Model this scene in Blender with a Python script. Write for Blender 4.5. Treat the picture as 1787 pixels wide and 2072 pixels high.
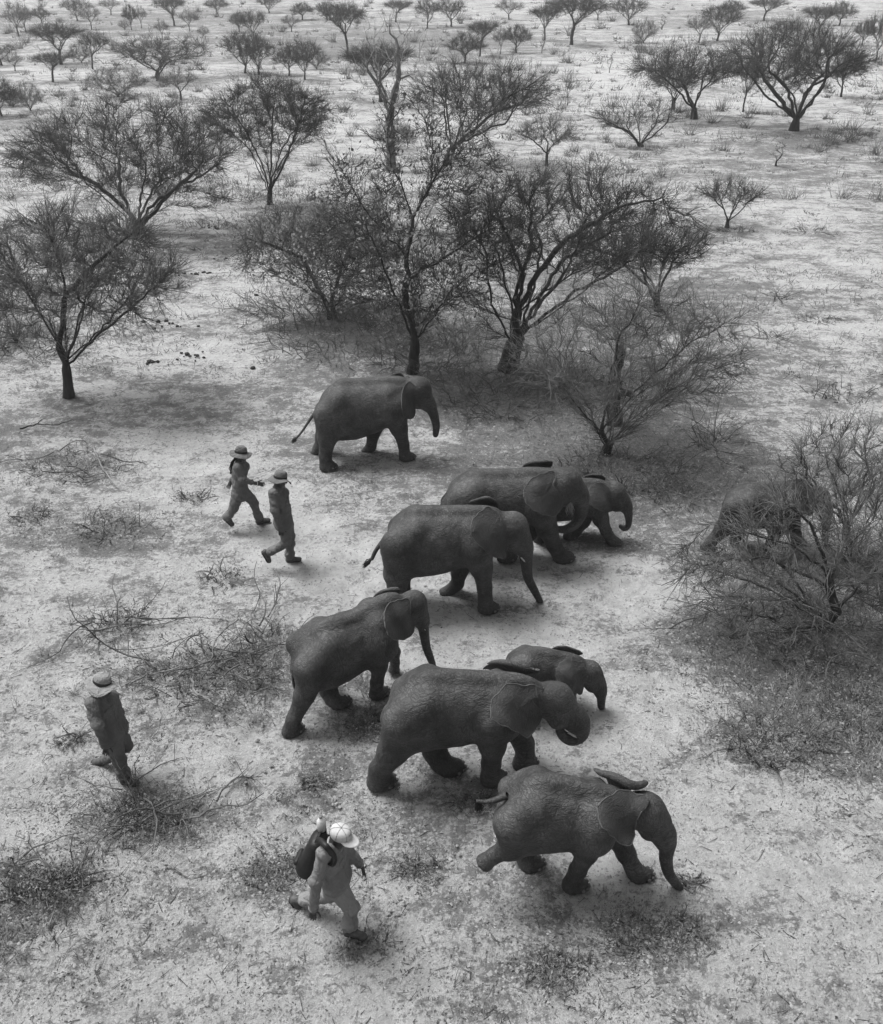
import bpy, math, random
import numpy as np
from mathutils import Vector, Matrix

for o in list(bpy.data.objects):
    bpy.data.objects.remove(o)
S = bpy.context.scene
C = S.collection
R = math.radians

# ------------------------------------------------------------------ camera, sky, sun, exposure
PW, PH, FP = 1787.0, 2072.0, 1950.0          # picture units used for measuring the photograph
PITCH, CAM_H = R(30.9), 9.3
cam_d = bpy.data.cameras.new('camera')
cam_d.sensor_fit = 'VERTICAL'
cam_d.sensor_height = 24.0
cam_d.lens = 24.0 * FP / PH
cam_d.clip_start, cam_d.clip_end = 0.1, 4000
cam = bpy.data.objects.new('camera', cam_d)
C.objects.link(cam)
cam.location = (0, 0, CAM_H)
cam.rotation_euler = (math.pi / 2 - PITCH, 0, 0)
S.camera = cam

SUN_EL, SUN_AZ = R(64), R(-60)               # azimuth from +Y towards +X
world = bpy.data.worlds.new('World')
S.world = world
world.use_nodes = True
wn, wl = world.node_tree.nodes, world.node_tree.links
wn.clear()
sky = wn.new('ShaderNodeTexSky')
sky.sky_type = 'NISHITA'
sky.sun_disc = False
sky.sun_elevation = SUN_EL
sky.sun_rotation = SUN_AZ
sky.dust_density = 4.0
bw = wn.new('ShaderNodeRGBToBW')             # the photograph is black and white: so is its daylight
bg = wn.new('ShaderNodeBackground')
bg.inputs['Strength'].default_value = 0.06
wo = wn.new('ShaderNodeOutputWorld')
wl.new(sky.outputs[0], bw.inputs[0]); wl.new(bw.outputs[0], bg.inputs[0]); wl.new(bg.outputs[0], wo.inputs[0])

sun_d = bpy.data.lights.new('sun', 'SUN')
sun_d.energy = 1.5
sun_d.angle = R(28)
sun = bpy.data.objects.new('sun', sun_d)
C.objects.link(sun)
sdir = Vector((math.sin(SUN_AZ) * math.cos(SUN_EL), math.cos(SUN_AZ) * math.cos(SUN_EL), math.sin(SUN_EL)))
sun.rotation_euler = sdir.to_track_quat('Z', 'Y').to_euler()
sun.location = sdir * 60

S.view_settings.view_transform = 'Standard'
S.view_settings.look = 'None'
S.view_settings.gamma = 1
S.view_settings.use_curve_mapping = False
S.view_settings.exposure = 1.65
S.render.engine = 'CYCLES'
S.cycles.use_denoising = True
S.cycles.denoiser = 'OPENIMAGEDENOISE'
S.cycles.denoising_prefilter = 'ACCURATE'
S.cycles.denoising_input_passes = 'RGB_ALBEDO_NORMAL'
S.cycles.max_bounces = 6
S.cycles.volume_bounces = 0
S.cycles.diffuse_bounces = 3

# ------------------------------------------------------------------ measuring helpers
CP, SP = math.cos(PITCH), math.sin(PITCH)
CAM = np.array([0.0, 0.0, CAM_H])
FWD = np.array([0, CP, -SP]); UPV = np.array([0, SP, CP]); RGT = np.array([1.0, 0, 0])

def ray(u, v):
    return RGT * (u - PW / 2) + UPV * (PH / 2 - v) + FWD * FP

def gp(u, v, z=0.0):
    d = ray(u, v)
    return CAM + d * ((z - CAM_H) / d[2])

def on_plane(u, v, p0, n):
    d = ray(u, v)
    return CAM + d * (np.dot(np.asarray(p0) - CAM, n) / np.dot(d, n))

def mpp(p):                                   # metres per picture unit at a point
    return np.dot(np.asarray(p) - CAM, FWD) / FP

def proj(p):
    q = np.asarray(p) - CAM
    z = np.dot(q, FWD)
    return PW / 2 + FP * np.dot(q, RGT) / z, PH / 2 - FP * np.dot(q, UPV) / z

# ------------------------------------------------------------------ scene helpers
def tag(o, label=None, cat=None, group=None, kind=None):
    if label: o['label'] = label
    if cat: o['category'] = cat
    if group: o['group'] = group
    if kind: o['kind'] = kind
    return o

def empty(name, loc=(0, 0, 0), rz=0.0, parent=None):
    o = bpy.data.objects.new(name, None)
    o.empty_display_size = 0.2
    o.location = loc
    o.rotation_euler = (0, 0, rz)
    if parent: o.parent = parent
    C.objects.link(o)
    return o

def np_mesh(name, V, tris=None, quads=None, smooth=False):
    V = np.asarray(V, np.float32)
    me = bpy.data.meshes.new(name)
    me.vertices.add(len(V))
    me.vertices.foreach_set('co', V.ravel())
    loops, tot = [], []
    if quads is not None and len(quads):
        q = np.asarray(quads, np.int32); loops.append(q.ravel()); tot.append(np.full(len(q), 4, np.int32))
    if tris is not None and len(tris):
        t = np.asarray(tris, np.int32); loops.append(t.ravel()); tot.append(np.full(len(t), 3, np.int32))
    loops = np.concatenate(loops); tot = np.concatenate(tot)
    me.loops.add(len(loops)); me.loops.foreach_set('vertex_index', loops)
    me.polygons.add(len(tot))
    me.polygons.foreach_set('loop_start', np.concatenate([[0], np.cumsum(tot)[:-1]]).astype(np.int32))
    me.polygons.foreach_set('loop_total', tot)
    if smooth: me.polygons.foreach_set('use_smooth', np.ones(len(tot), bool))
    me.update(calc_edges=True)
    return me

def obj(name, me, mat=None, parent=None, loc=None):
    o = bpy.data.objects.new(name, me)
    if mat is not None and not me.materials: me.materials.append(mat)
    if parent is not None: o.parent = parent
    if loc is not None: o.location = loc
    C.objects.link(o)
    return o

def copy_tree(o, parent=None):
    c = o.copy(); C.objects.link(c)
    if parent is not None: c.parent = parent
    for ch in o.children: copy_tree(ch, c)
    return c

# value noise in numpy
def _h(ix, iy, seed):
    n = (ix.astype(np.int64) * 374761393 + iy.astype(np.int64) * 668265263 + seed * 974711) & 0x7fffffff
    n = ((n ^ (n >> 13)) * 1274126177) & 0x7fffffff
    return ((n ^ (n >> 16)) & 0xffff) / 65535.0

def vnoise(x, y, seed=0, octv=1):
    x = np.asarray(x, float); y = np.asarray(y, float)
    out, amp, tot = 0, 1.0, 0.0
    for k in range(octv):
        xs, ys = x * 2 ** k + 17.3 * k, y * 2 ** k - 9.1 * k
        ix, iy = np.floor(xs), np.floor(ys)
        fx, fy = xs - ix, ys - iy
        fx, fy = fx * fx * (3 - 2 * fx), fy * fy * (3 - 2 * fy)
        a, b = _h(ix, iy, seed + k), _h(ix + 1, iy, seed + k)
        c, d = _h(ix, iy + 1, seed + k), _h(ix + 1, iy + 1, seed + k)
        out = out + amp * ((a * (1 - fx) + b * fx) * (1 - fy) + (c * (1 - fx) + d * fx) * fy)
        tot += amp; amp *= 0.5
    return out / tot

# ------------------------------------------------------------------ materials (all grey: a black and white place)
def node_mat(name):
    m = bpy.data.materials.new(name)
    m.use_nodes = True
    nt = m.node_tree
    b = nt.nodes['Principled BSDF']
    b.inputs['Specular IOR Level'].default_value = 0.25
    return m, nt.nodes, nt.links, b

def grey_ramp(N, stops):
    r = N.new('ShaderNodeValToRGB')
    e = r.color_ramp.elements
    while len(e) < len(stops): e.new(0.5)
    for i, (p, v) in enumerate(stops):
        e[i].position = p; e[i].color = (v, v, v, 1)
    return r

def noise_mat(name, lo, hi, scale=8, detail=5, rough=0.85, bump=0.3, bdist=0.01, bscale=None, stretch=None, spec=0.25):
    m, N, L, b = node_mat(name)
    tc = N.new('ShaderNodeTexCoord')
    vec = tc.outputs['Object']
    if stretch:
        mp = N.new('ShaderNodeMapping'); mp.inputs['Scale'].default_value = stretch
        L.new(vec, mp.inputs[0]); vec = mp.outputs[0]
    n = N.new('ShaderNodeTexNoise'); n.inputs['Scale'].default_value = scale; n.inputs['Detail'].default_value = detail
    L.new(vec, n.inputs['Vector'])
    r = grey_ramp(N, [(0.3, lo), (0.7, hi)])
    L.new(n.outputs['Fac'], r.inputs[0]); L.new(r.outputs[0], b.inputs['Base Color'])
    b.inputs['Roughness'].default_value = rough
    b.inputs['Specular IOR Level'].default_value = spec
    if bump:
        n2 = N.new('ShaderNodeTexNoise'); n2.inputs['Scale'].default_value = bscale or scale * 3; n2.inputs['Detail'].default_value = 4
        L.new(vec, n2.inputs['Vector'])
        bp = N.new('ShaderNodeBump'); bp.inputs['Strength'].default_value = bump; bp.inputs['Distance'].default_value = bdist
        L.new(n2.outputs['Fac'], bp.inputs['Height']); L.new(bp.outputs[0], b.inputs['Normal'])
    return m

def skin_mat(name, lo=0.019, hi=0.105, crack=0.75):
    m, N, L, b = node_mat(name)
    tc = N.new('ShaderNodeTexCoord')
    nd = N.new('ShaderNodeTexNoise'); nd.inputs['Scale'].default_value = 5; nd.inputs['Detail'].default_value = 4
    L.new(tc.outputs['Object'], nd.inputs['Vector'])
    mx = N.new('ShaderNodeVectorMath'); mx.operation = 'MULTIPLY_ADD'
    mx.inputs[1].default_value = (0.16, 0.16, 0.16)
    L.new(nd.outputs['Color'], mx.inputs[0]); L.new(tc.outputs['Object'], mx.inputs[2])
    def cells(scale, st):
        mp = N.new('ShaderNodeMapping'); mp.inputs['Scale'].default_value = st
        L.new(mx.outputs[0], mp.inputs[0])
        v = N.new('ShaderNodeTexVoronoi'); v.feature = 'DISTANCE_TO_EDGE'; v.inputs['Scale'].default_value = scale
        L.new(mp.outputs[0], v.inputs['Vector'])
        return v.outputs['Distance']
    c1 = cells(19, (0.9, 0.9, 0.9)); c2 = cells(42, (1, 1, 1)); c3 = cells(14, (3.2, 1.2, 0.45)); c4 = cells(12, (0.55, 1.0, 3.0))
    def ramp(c, w):
        r = grey_ramp(N, [(0.0, 0.0), (w, 1.0)]); L.new(c, r.inputs[0]); return r.outputs[0]
    r1, r2, r3, r4 = ramp(c1, 0.17), ramp(c2, 0.26), ramp(c3, 0.15), ramp(c4, 0.15)
    reg = N.new('ShaderNodeTexNoise'); reg.inputs['Scale'].default_value = 2.3; reg.inputs['Detail'].default_value = 3
    L.new(tc.outputs['Object'], reg.inputs['Vector'])
    def mixf(f, lo_, hi_, x, y):
        mr_ = N.new('ShaderNodeMapRange'); mr_.interpolation_type = 'SMOOTHSTEP'; mr_.inputs['From Min'].default_value = lo_; mr_.inputs['From Max'].default_value = hi_
        L.new(f, mr_.inputs['Value'])
        q = N.new('ShaderNodeMix'); L.new(mr_.outputs[0], q.inputs['Factor']); L.new(x, q.inputs['A']); L.new(y, q.inputs['B'])
        return q.outputs['Result']
    lines = mixf(reg.outputs['Fac'], 0.42, 0.58, r3, r4)
    a = N.new('ShaderNodeMath'); a.operation = 'MULTIPLY'; L.new(mixf(reg.outputs['Color'], 0.4, 0.6, r1, lines), a.inputs[0]); L.new(lines, a.inputs[1])
    a2 = N.new('ShaderNodeMath'); a2.operation = 'MULTIPLY_ADD'; a2.inputs[1].default_value = 0.55
    L.new(r2, a2.inputs[0]); L.new(a.outputs[0], a2.inputs[2])
    big = N.new('ShaderNodeTexNoise'); big.inputs['Scale'].default_value = 3.2; big.inputs['Detail'].default_value = 7; big.inputs['Roughness'].default_value = 0.62
    L.new(tc.outputs['Object'], big.inputs['Vector'])
    rc = grey_ramp(N, [(0.32, lo), (0.55, (lo + hi) / 2), (0.72, hi)])
    L.new(big.outputs['Fac'], rc.inputs[0])
    dk = N.new('ShaderNodeMapRange'); dk.inputs['From Max'].default_value = 1.55
    dk.inputs['To Min'].default_value = 1 - crack; dk.inputs['To Max'].default_value = 1.05
    L.new(a2.outputs[0], dk.inputs['Value'])
    mu = N.new('ShaderNodeMix'); mu.data_type = 'RGBA'; mu.blend_type = 'MULTIPLY'; mu.inputs['Factor'].default_value = 1
    L.new(rc.outputs[0], mu.inputs['A']); L.new(dk.outputs[0], mu.inputs['B'])
    L.new(mu.outputs['Result'], b.inputs['Base Color'])
    bp = N.new('ShaderNodeBump'); bp.inputs['Strength'].default_value = 0.5; bp.inputs['Distance'].default_value = 0.010
    L.new(a2.outputs[0], bp.inputs['Height'])
    bp2 = N.new('ShaderNodeBump'); bp2.inputs['Strength'].default_value = 0.3; bp2.inputs['Distance'].default_value = 0.06
    L.new(big.outputs['Fac'], bp2.inputs['Height']); L.new(bp.outputs[0], bp2.inputs['Normal'])
    L.new(bp2.outputs[0], b.inputs['Normal'])
    b.inputs['Roughness'].default_value = 0.68
    b.inputs['Specular IOR Level'].default_value = 0.5
    return m

M = {}
M['skin'] = skin_mat('elephant_skin')
M['ear'] = skin_mat('elephant_ear_skin', 0.014, 0.05, 0.30)
M['tusk'] = noise_mat('ivory', 0.5, 0.65, rough=0.4)
M['eye'] = noise_mat('eye', 0.005, 0.008, rough=0.15, bump=0, spec=0.6)
M['hair'] = noise_mat('dark_hair', 0.008, 0.016, 30)
M['ear_rim_highlight'] = noise_mat('ear_rim_highlight', 0.05, 0.095, 12)  # paler than the ear skin: the edge highlight is put into the colour
M['nail'] = noise_mat('toenail', 0.07, 0.14, 30)
M['bark'] = noise_mat('bark', 0.014, 0.045, 9, 6, 0.9, 0.8, 0.03, 18, (1, 1, 0.25))
M['bark_pale'] = noise_mat('pale_bark', 0.06, 0.17, 8, 6, 0.9, 0.6, 0.02, 18, (1, 1, 0.3))
M['twig'] = noise_mat('twig', 0.018, 0.065, 1.5, 3, 0.9, 0)
M['twig_mix'] = noise_mat('mixed_twig', 0.024, 0.16, 2.5, 4, 0.9, 0)
M['twig_pale'] = noise_mat('pale_twig', 0.10, 0.30, 3, 3, 0.9, 0)
M['leaf'] = noise_mat('dry_leaf', 0.05, 0.26, 9, 3, 0.8, 0)
M['litter_dark'] = noise_mat('dark_litter', 0.03, 0.20, 9, 3, 0.9, 0)
M['litter_pale'] = noise_mat('pale_litter', 0.16, 0.42, 4, 3, 0.9, 0)
M['grass'] = noise_mat('dry_grass', 0.07, 0.34, 3, 3, 0.9, 0)
M['dung'] = noise_mat('dung', 0.015, 0.05, 25, 5, 0.95, 0.8, 0.02)
M['clod'] = noise_mat('soil_clod', 0.15, 0.30, 12, 4, 0.95, 0.5, 0.01)
M['palm'] = noise_mat('palm_frond', 0.03, 0.12, 5, 3, 0.7, 0.2)

def ground_mat():
    m, N, L, b = node_mat('dry_ground')
    geo = N.new('ShaderNodeNewGeometry')
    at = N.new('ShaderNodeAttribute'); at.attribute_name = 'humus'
    def noise(scale, detail, rough=0.6, st=(1, 1, 1)):
        mp = N.new('ShaderNodeMapping'); mp.inputs['Scale'].default_value = st
        L.new(geo.outputs['Position'], mp.inputs[0])
        n = N.new('ShaderNodeTexNoise'); n.inputs['Scale'].default_value = scale
        n.inputs['Detail'].default_value = detail; n.inputs['Roughness'].default_value = rough
        L.new(mp.outputs[0], n.inputs['Vector'])
        return n.outputs['Fac']
    def math_(op, a, c):
        q = N.new('ShaderNodeMath'); q.operation = op
        for i, s in enumerate((a, c)):
            if isinstance(s, (int, float)): q.inputs[i].default_value = s
            else: L.new(s, q.inputs[i])
        return q.outputs[0]
    patch = noise(0.45, 6, 0.65); mid = noise(3.2, 8, 0.8); fine = noise(15, 6, 0.8); far = noise(0.12, 5, 0.6, (1, 1.6, 1))
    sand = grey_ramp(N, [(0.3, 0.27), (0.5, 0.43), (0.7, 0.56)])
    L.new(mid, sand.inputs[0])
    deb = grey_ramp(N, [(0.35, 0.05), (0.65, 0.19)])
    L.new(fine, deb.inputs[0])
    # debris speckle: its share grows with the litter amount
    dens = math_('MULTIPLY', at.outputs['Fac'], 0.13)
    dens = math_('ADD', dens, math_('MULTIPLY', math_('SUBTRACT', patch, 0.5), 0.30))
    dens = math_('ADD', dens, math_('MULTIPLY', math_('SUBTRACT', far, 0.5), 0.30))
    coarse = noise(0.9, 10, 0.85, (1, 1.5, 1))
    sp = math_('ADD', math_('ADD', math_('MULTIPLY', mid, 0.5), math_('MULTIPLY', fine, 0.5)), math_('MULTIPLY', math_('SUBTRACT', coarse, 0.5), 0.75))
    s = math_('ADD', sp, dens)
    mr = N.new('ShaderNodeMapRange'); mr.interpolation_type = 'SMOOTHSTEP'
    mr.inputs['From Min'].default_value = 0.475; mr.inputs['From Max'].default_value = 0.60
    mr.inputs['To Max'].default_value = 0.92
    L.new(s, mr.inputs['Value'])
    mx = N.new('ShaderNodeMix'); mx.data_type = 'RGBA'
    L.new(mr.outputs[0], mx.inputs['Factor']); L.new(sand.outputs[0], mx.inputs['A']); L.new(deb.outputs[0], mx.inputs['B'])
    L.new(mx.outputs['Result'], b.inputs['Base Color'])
    h = math_('ADD', math_('MULTIPLY', fine, 0.5), mid)
    bp = N.new('ShaderNodeBump'); bp.inputs['Strength'].default_value = 1.0; bp.inputs['Distance'].default_value = 0.10
    L.new(h, bp.inputs['Height']); L.new(bp.outputs[0], b.inputs['Normal'])
    b.inputs['Roughness'].default_value = 0.95
    b.inputs['Specular IOR Level'].default_value = 0.1
    return m
M['ground'] = ground_mat()

# ------------------------------------------------------------------ ground
# where plant litter lies on the soil (picture x, y, half width, half height, amount); negative is trodden bare sand
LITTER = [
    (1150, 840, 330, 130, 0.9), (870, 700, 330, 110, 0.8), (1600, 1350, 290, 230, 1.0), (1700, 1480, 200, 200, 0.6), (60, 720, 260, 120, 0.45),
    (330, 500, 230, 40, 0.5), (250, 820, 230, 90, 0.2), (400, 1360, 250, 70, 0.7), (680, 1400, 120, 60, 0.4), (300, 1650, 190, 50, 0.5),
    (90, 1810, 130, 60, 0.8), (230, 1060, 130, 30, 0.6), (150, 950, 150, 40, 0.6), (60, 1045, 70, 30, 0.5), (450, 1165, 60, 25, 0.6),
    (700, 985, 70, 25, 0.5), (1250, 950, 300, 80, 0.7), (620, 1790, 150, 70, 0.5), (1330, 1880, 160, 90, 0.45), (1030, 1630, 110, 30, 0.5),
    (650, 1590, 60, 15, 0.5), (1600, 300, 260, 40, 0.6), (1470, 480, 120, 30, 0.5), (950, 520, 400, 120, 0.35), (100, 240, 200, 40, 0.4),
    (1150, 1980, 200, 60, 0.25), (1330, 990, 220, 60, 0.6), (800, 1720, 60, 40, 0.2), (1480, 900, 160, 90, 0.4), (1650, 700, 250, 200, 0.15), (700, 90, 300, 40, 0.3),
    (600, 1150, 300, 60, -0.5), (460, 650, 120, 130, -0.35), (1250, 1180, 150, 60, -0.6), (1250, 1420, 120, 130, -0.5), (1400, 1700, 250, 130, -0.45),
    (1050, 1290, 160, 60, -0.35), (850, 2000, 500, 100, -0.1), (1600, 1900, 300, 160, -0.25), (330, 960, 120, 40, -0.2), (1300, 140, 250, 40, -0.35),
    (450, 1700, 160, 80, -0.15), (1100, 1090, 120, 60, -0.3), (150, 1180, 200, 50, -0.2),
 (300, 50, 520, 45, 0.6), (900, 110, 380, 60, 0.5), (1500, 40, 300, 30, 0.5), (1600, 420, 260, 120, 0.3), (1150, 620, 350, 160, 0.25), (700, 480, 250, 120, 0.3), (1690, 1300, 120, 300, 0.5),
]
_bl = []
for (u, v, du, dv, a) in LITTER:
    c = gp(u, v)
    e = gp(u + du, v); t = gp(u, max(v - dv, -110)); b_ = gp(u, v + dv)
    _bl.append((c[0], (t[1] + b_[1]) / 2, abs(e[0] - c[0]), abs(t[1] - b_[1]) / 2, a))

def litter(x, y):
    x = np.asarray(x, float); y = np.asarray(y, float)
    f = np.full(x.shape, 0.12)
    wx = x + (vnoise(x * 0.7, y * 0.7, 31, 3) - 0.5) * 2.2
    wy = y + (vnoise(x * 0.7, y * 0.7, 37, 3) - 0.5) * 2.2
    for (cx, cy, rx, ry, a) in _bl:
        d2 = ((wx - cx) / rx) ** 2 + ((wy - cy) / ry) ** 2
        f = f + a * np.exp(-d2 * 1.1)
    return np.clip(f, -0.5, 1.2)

def gz(x, y):
    x = np.asarray(x, float); y = np.asarray(y, float)
    near = np.clip(1 - (y - 30) / 60, 0.15, 1)
    z = (vnoise(x * 0.5, y * 0.5, 3, 2) - 0.55) * 0.05 + (vnoise(x * 2.6, y * 2.6, 5, 4) - 0.52) * 0.11 * near
    return z

def axis_pts(lo, hi, fine_lo, fine_hi, st, grow):
    p = list(np.arange(fine_lo, fine_hi, st))
    s = st; q = p[-1]
    while q < hi: s *= grow; q += s; p.append(q)
    s = st; q = p[0]
    while q > lo: s *= grow; q -= s; p.insert(0, q)
    return np.array(p)
gx = axis_pts(-900, 900, -8.5, 8.5, 0.078, 1.09)
gy = axis_pts(-300, 1500, 4.8, 18, 0.078, 1.04)
GX, GY = np.meshgrid(gx, gy, indexing='ij')
GZ = gz(GX, GY)
nx, ny = GX.shape
# round elephant footprints trailing behind the herd
_r = np.random.default_rng(77)
for (u0, v0, u1, v1) in [(650, 955, 420, 985), (800, 1240, 540, 1275), (580, 1490, 470, 1590), (760, 1595, 540, 1660), (960, 1760, 740, 1815), (940, 1155, 690, 1190), (1500, 1130, 1300, 1150), (1090, 1445, 900, 1440), (1440, 1560, 1330, 1330), (1350, 1250, 1200, 1210)]:
    pa, pb = gp(u0, v0), gp(u1, v1); side = np.array([-(pb - pa)[1], (pb - pa)[0]]) / np.linalg.norm((pb - pa)[:2])
    for k_ in range(15):
        c_ = pa[:2] + (pb - pa)[:2] * (k_ + _r.random()) / 15 + side * (_r.choice([-.24, .24]) + _r.normal(0, .09))
        ii = np.abs(gx - c_[0]) < .5; jj = np.abs(gy - c_[1]) < .5
        if not (ii.any() and jj.any()): continue
        sub_ = np.ix_(ii, jj); rad_ = np.hypot(GX[sub_] - c_[0], GY[sub_] - c_[1]) / _r.uniform(.15, .20)
        GZ[sub_] += -.028 * np.exp(-rad_ ** 4) + .014 * np.exp(-((rad_ - 1.25) / .3) ** 2)
idx = np.arange(nx * ny).reshape(nx, ny)
q = np.stack([idx[:-1, :-1], idx[1:, :-1], idx[1:, 1:], idx[:-1, 1:]], -1).reshape(-1, 4)
gm = np_mesh('ground', np.stack([GX, GY, GZ], -1).reshape(-1, 3), quads=q, smooth=True)
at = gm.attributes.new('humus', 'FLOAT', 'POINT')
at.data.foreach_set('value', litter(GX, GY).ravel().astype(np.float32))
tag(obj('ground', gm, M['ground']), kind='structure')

# ------------------------------------------------------------------ haze
def haze():
    x0, x1, y0, y1, z0, z1 = -905, 905, -306, 1506, -1.2, 14.0
    V = [(x, y, z) for x in (x0, x1) for y in (y0, y1) for z in (z0, z1)]
    Q = [(0, 1, 3, 2), (4, 6, 7, 5), (0, 4, 5, 1), (2, 3, 7, 6), (0, 2, 6, 4), (1, 5, 7, 3)]
    m = bpy.data.materials.new('hazy_air'); m.use_nodes = True
    N, L = m.node_tree.nodes, m.node_tree.links
    N.clear()
    o = N.new('ShaderNodeOutputMaterial'); v = N.new('ShaderNodeVolumePrincipled')
    v.inputs['Color'].default_value = (0.9, 0.9, 0.9, 1)
    v.inputs['Density'].default_value = 0.0009
    v.inputs['Anisotropy'].default_value = 0.25
    L.new(v.outputs[0], o.inputs['Volume'])
    h = obj('haze', np_mesh('haze', V, quads=Q), m)
    tag(h, kind='stuff')
haze()

# ------------------------------------------------------------------ wood building
def ring_tubes(A, B, DA, DB, RA, RB, k):
    """frusta from A to B (E,3) with ring directions DA, DB and radii RA, RB"""
    E = len(A)
    ref = np.array([0.31, 0.93, 0.18])
    def ring(P, D, r):
        u = np.cross(D, ref); u /= np.linalg.norm(u, axis=1, keepdims=True) + 1e-9
        w = np.cross(D, u)
        th = np.arange(k) * 2 * math.pi / k
        return P[:, None] + r[:, None, None] * (np.cos(th)[None, :, None] * u[:, None] + np.sin(th)[None, :, None] * w[:, None])
    V = np.concatenate([ring(A, DA, RA), ring(B, DB, RB)], 1).reshape(-1, 3)
    base = (np.arange(E) * 2 * k)[:, None]
    i = np.arange(k); j = (i + 1) % k
    Q = np.stack([base + i, base + j, base + k + j, base + k + i], -1).reshape(-1, 4)
    return V, Q

def spikes(A, B, r, bend=None):
    """three-sided tapering twigs A->B; with bend point when given. returns V, tris, quads"""
    n = len(A)
    d = B - A; L = np.linalg.norm(d, axis=1, keepdims=True) + 1e-9; d = d / L
    ref = np.array([0.21, 0.37, 0.9])
    u = np.cross(d, ref); u /= np.linalg.norm(u, axis=1, keepdims=True) + 1e-9
    w = np.cross(d, u)
    r = np.broadcast_to(r, (n,))[:, None]
    tri_off = [u, -0.5 * u + 0.87 * w, -0.5 * u - 0.87 * w]
    if bend is None:
        V = np.stack([A + r * tri_off[0], A + r * tri_off[1], A + r * tri_off[2], B], 1).reshape(-1, 3)
        b = (np.arange(n) * 4)[:, None]
        T = np.concatenate([b + np.array([[0, 1, 3]]), b + np.array([[1, 2, 3]]), b + np.array([[2, 0, 3]])])
        return V, T, np.zeros((0, 4), int)
    V = np.stack([A + r * tri_off[0], A + r * tri_off[1], A + r * tri_off[2],
                  bend + .7 * r * tri_off[0], bend + .7 * r * tri_off[1], bend + .7 * r * tri_off[2], B], 1).reshape(-1, 3)
    b = (np.arange(n) * 7)[:, None]
    Q = np.concatenate([b + np.array([[i, (i + 1) % 3, 3 + (i + 1) % 3, 3 + i]]) for i in range(3)])
    T = np.concatenate([b + np.array([[3 + i, 3 + (i + 1) % 3, 6]]) for i in range(3)])
    return V, T, Q

class Geo:
    def __init__(s): s.V, s.T, s.Q, s.n = [], [], [], 0
    def add(s, V, T=None, Q=None):
        s.V.append(np.asarray(V, float))
        if T is not None and len(T): s.T.append(np.asarray(T) + s.n)
        if Q is not None and len(Q): s.Q.append(np.asarray(Q) + s.n)
        s.n += len(V)
    def mesh(s, name, smooth=False):
        return np_mesh(name, np.concatenate(s.V), np.concatenate(s.T) if s.T else None, np.concatenate(s.Q) if s.Q else None, smooth)

def unit(v):
    return v / (np.linalg.norm(v, axis=-1, keepdims=True) + 1e-9)

def colonize(rng, nodes, parents, att, D, di, dk, trop=0.0, jit=0.25, iters=90, cap=6000):
    P = [np.array(n) for n in nodes]; par = list(parents)
    att = att.copy()
    PA = np.array(P)
    dd = np.full(len(att), 1e9); ni = np.zeros(len(att), int)
    def upd(start):
        nonlocal dd, ni
        if len(att) == 0: return
        new = np.array(P[start:])
        for s in range(0, len(new), 400):
            blk = new[s:s + 400]
            d = np.sqrt(np.maximum(((att ** 2).sum(1)[:, None] - 2 * att @ blk.T + (blk ** 2).sum(1)[None]), 0))
            m = d.argmin(1); dm = d[np.arange(len(att)), m]
            b = dm < dd
            dd = np.where(b, dm, dd); ni = np.where(b, m + start + s, ni)
    upd(0)
    for it in range(iters):
        keep = dd > dk
        att, dd, ni = att[keep], dd[keep], ni[keep]
        if len(att) == 0 or len(P) > cap: break
        act = dd < di
        if not act.any():
            di *= 1.3
            if di > 50: break
            continue
        ids = ni[act]
        un, inv = np.unique(ids, return_inverse=True)
        base = np.array([P[i] for i in un])
        dirs = np.zeros((len(un), 3))
        np.add.at(dirs, inv, unit(att[act] - base[inv]))
        dirs = unit(unit(dirs) + np.array([0, 0, trop]) + rng.normal(0, jit, dirs.shape))
        start = len(P)
        for b, d, i in zip(base, dirs, un):
            P.append(b + d * D); par.append(int(i))
        upd(start)
    return np.array(P), np.array(par)

def crown_pts(rng, n, Rx, Ry, z0, z1, b1, t1, bias, cx, cy, gap=0.42, seed=0):
    """attractors in a crown: bottom rises to b1 of its height at the rim, top falls to t1; gaps by noise"""
    out = []
    tot = 0
    while tot < n:
        r = np.sqrt(rng.random(n * 3)); a = rng.random(n * 3) * 2 * math.pi
        lo = b1 * r ** 1.3; hi = 1 - (1 - t1) * r ** 2.2
        h = lo + (hi - lo) * rng.random(n * 3) ** (1 / bias)
        rr = r * (0.82 + 0.36 * vnoise(a * 1.3 + 9, h * 2.0 + seed, 71, 2))
        p = np.stack([cx + Rx * rr * np.cos(a), cy + Ry * rr * np.sin(a), z0 + (z1 - z0) * h], 1)
        s = max(Rx, 0.3)
        g = vnoise(p[:, 0] / s * 2.6 + seed * 3.7, p[:, 1] / s * 2.6 + p[:, 2] / s * 3.1, 91 + seed, 2)
        p = p[g > gap]
        out.append(p); tot += len(p)
    return np.concatenate(out)[:n]

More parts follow.
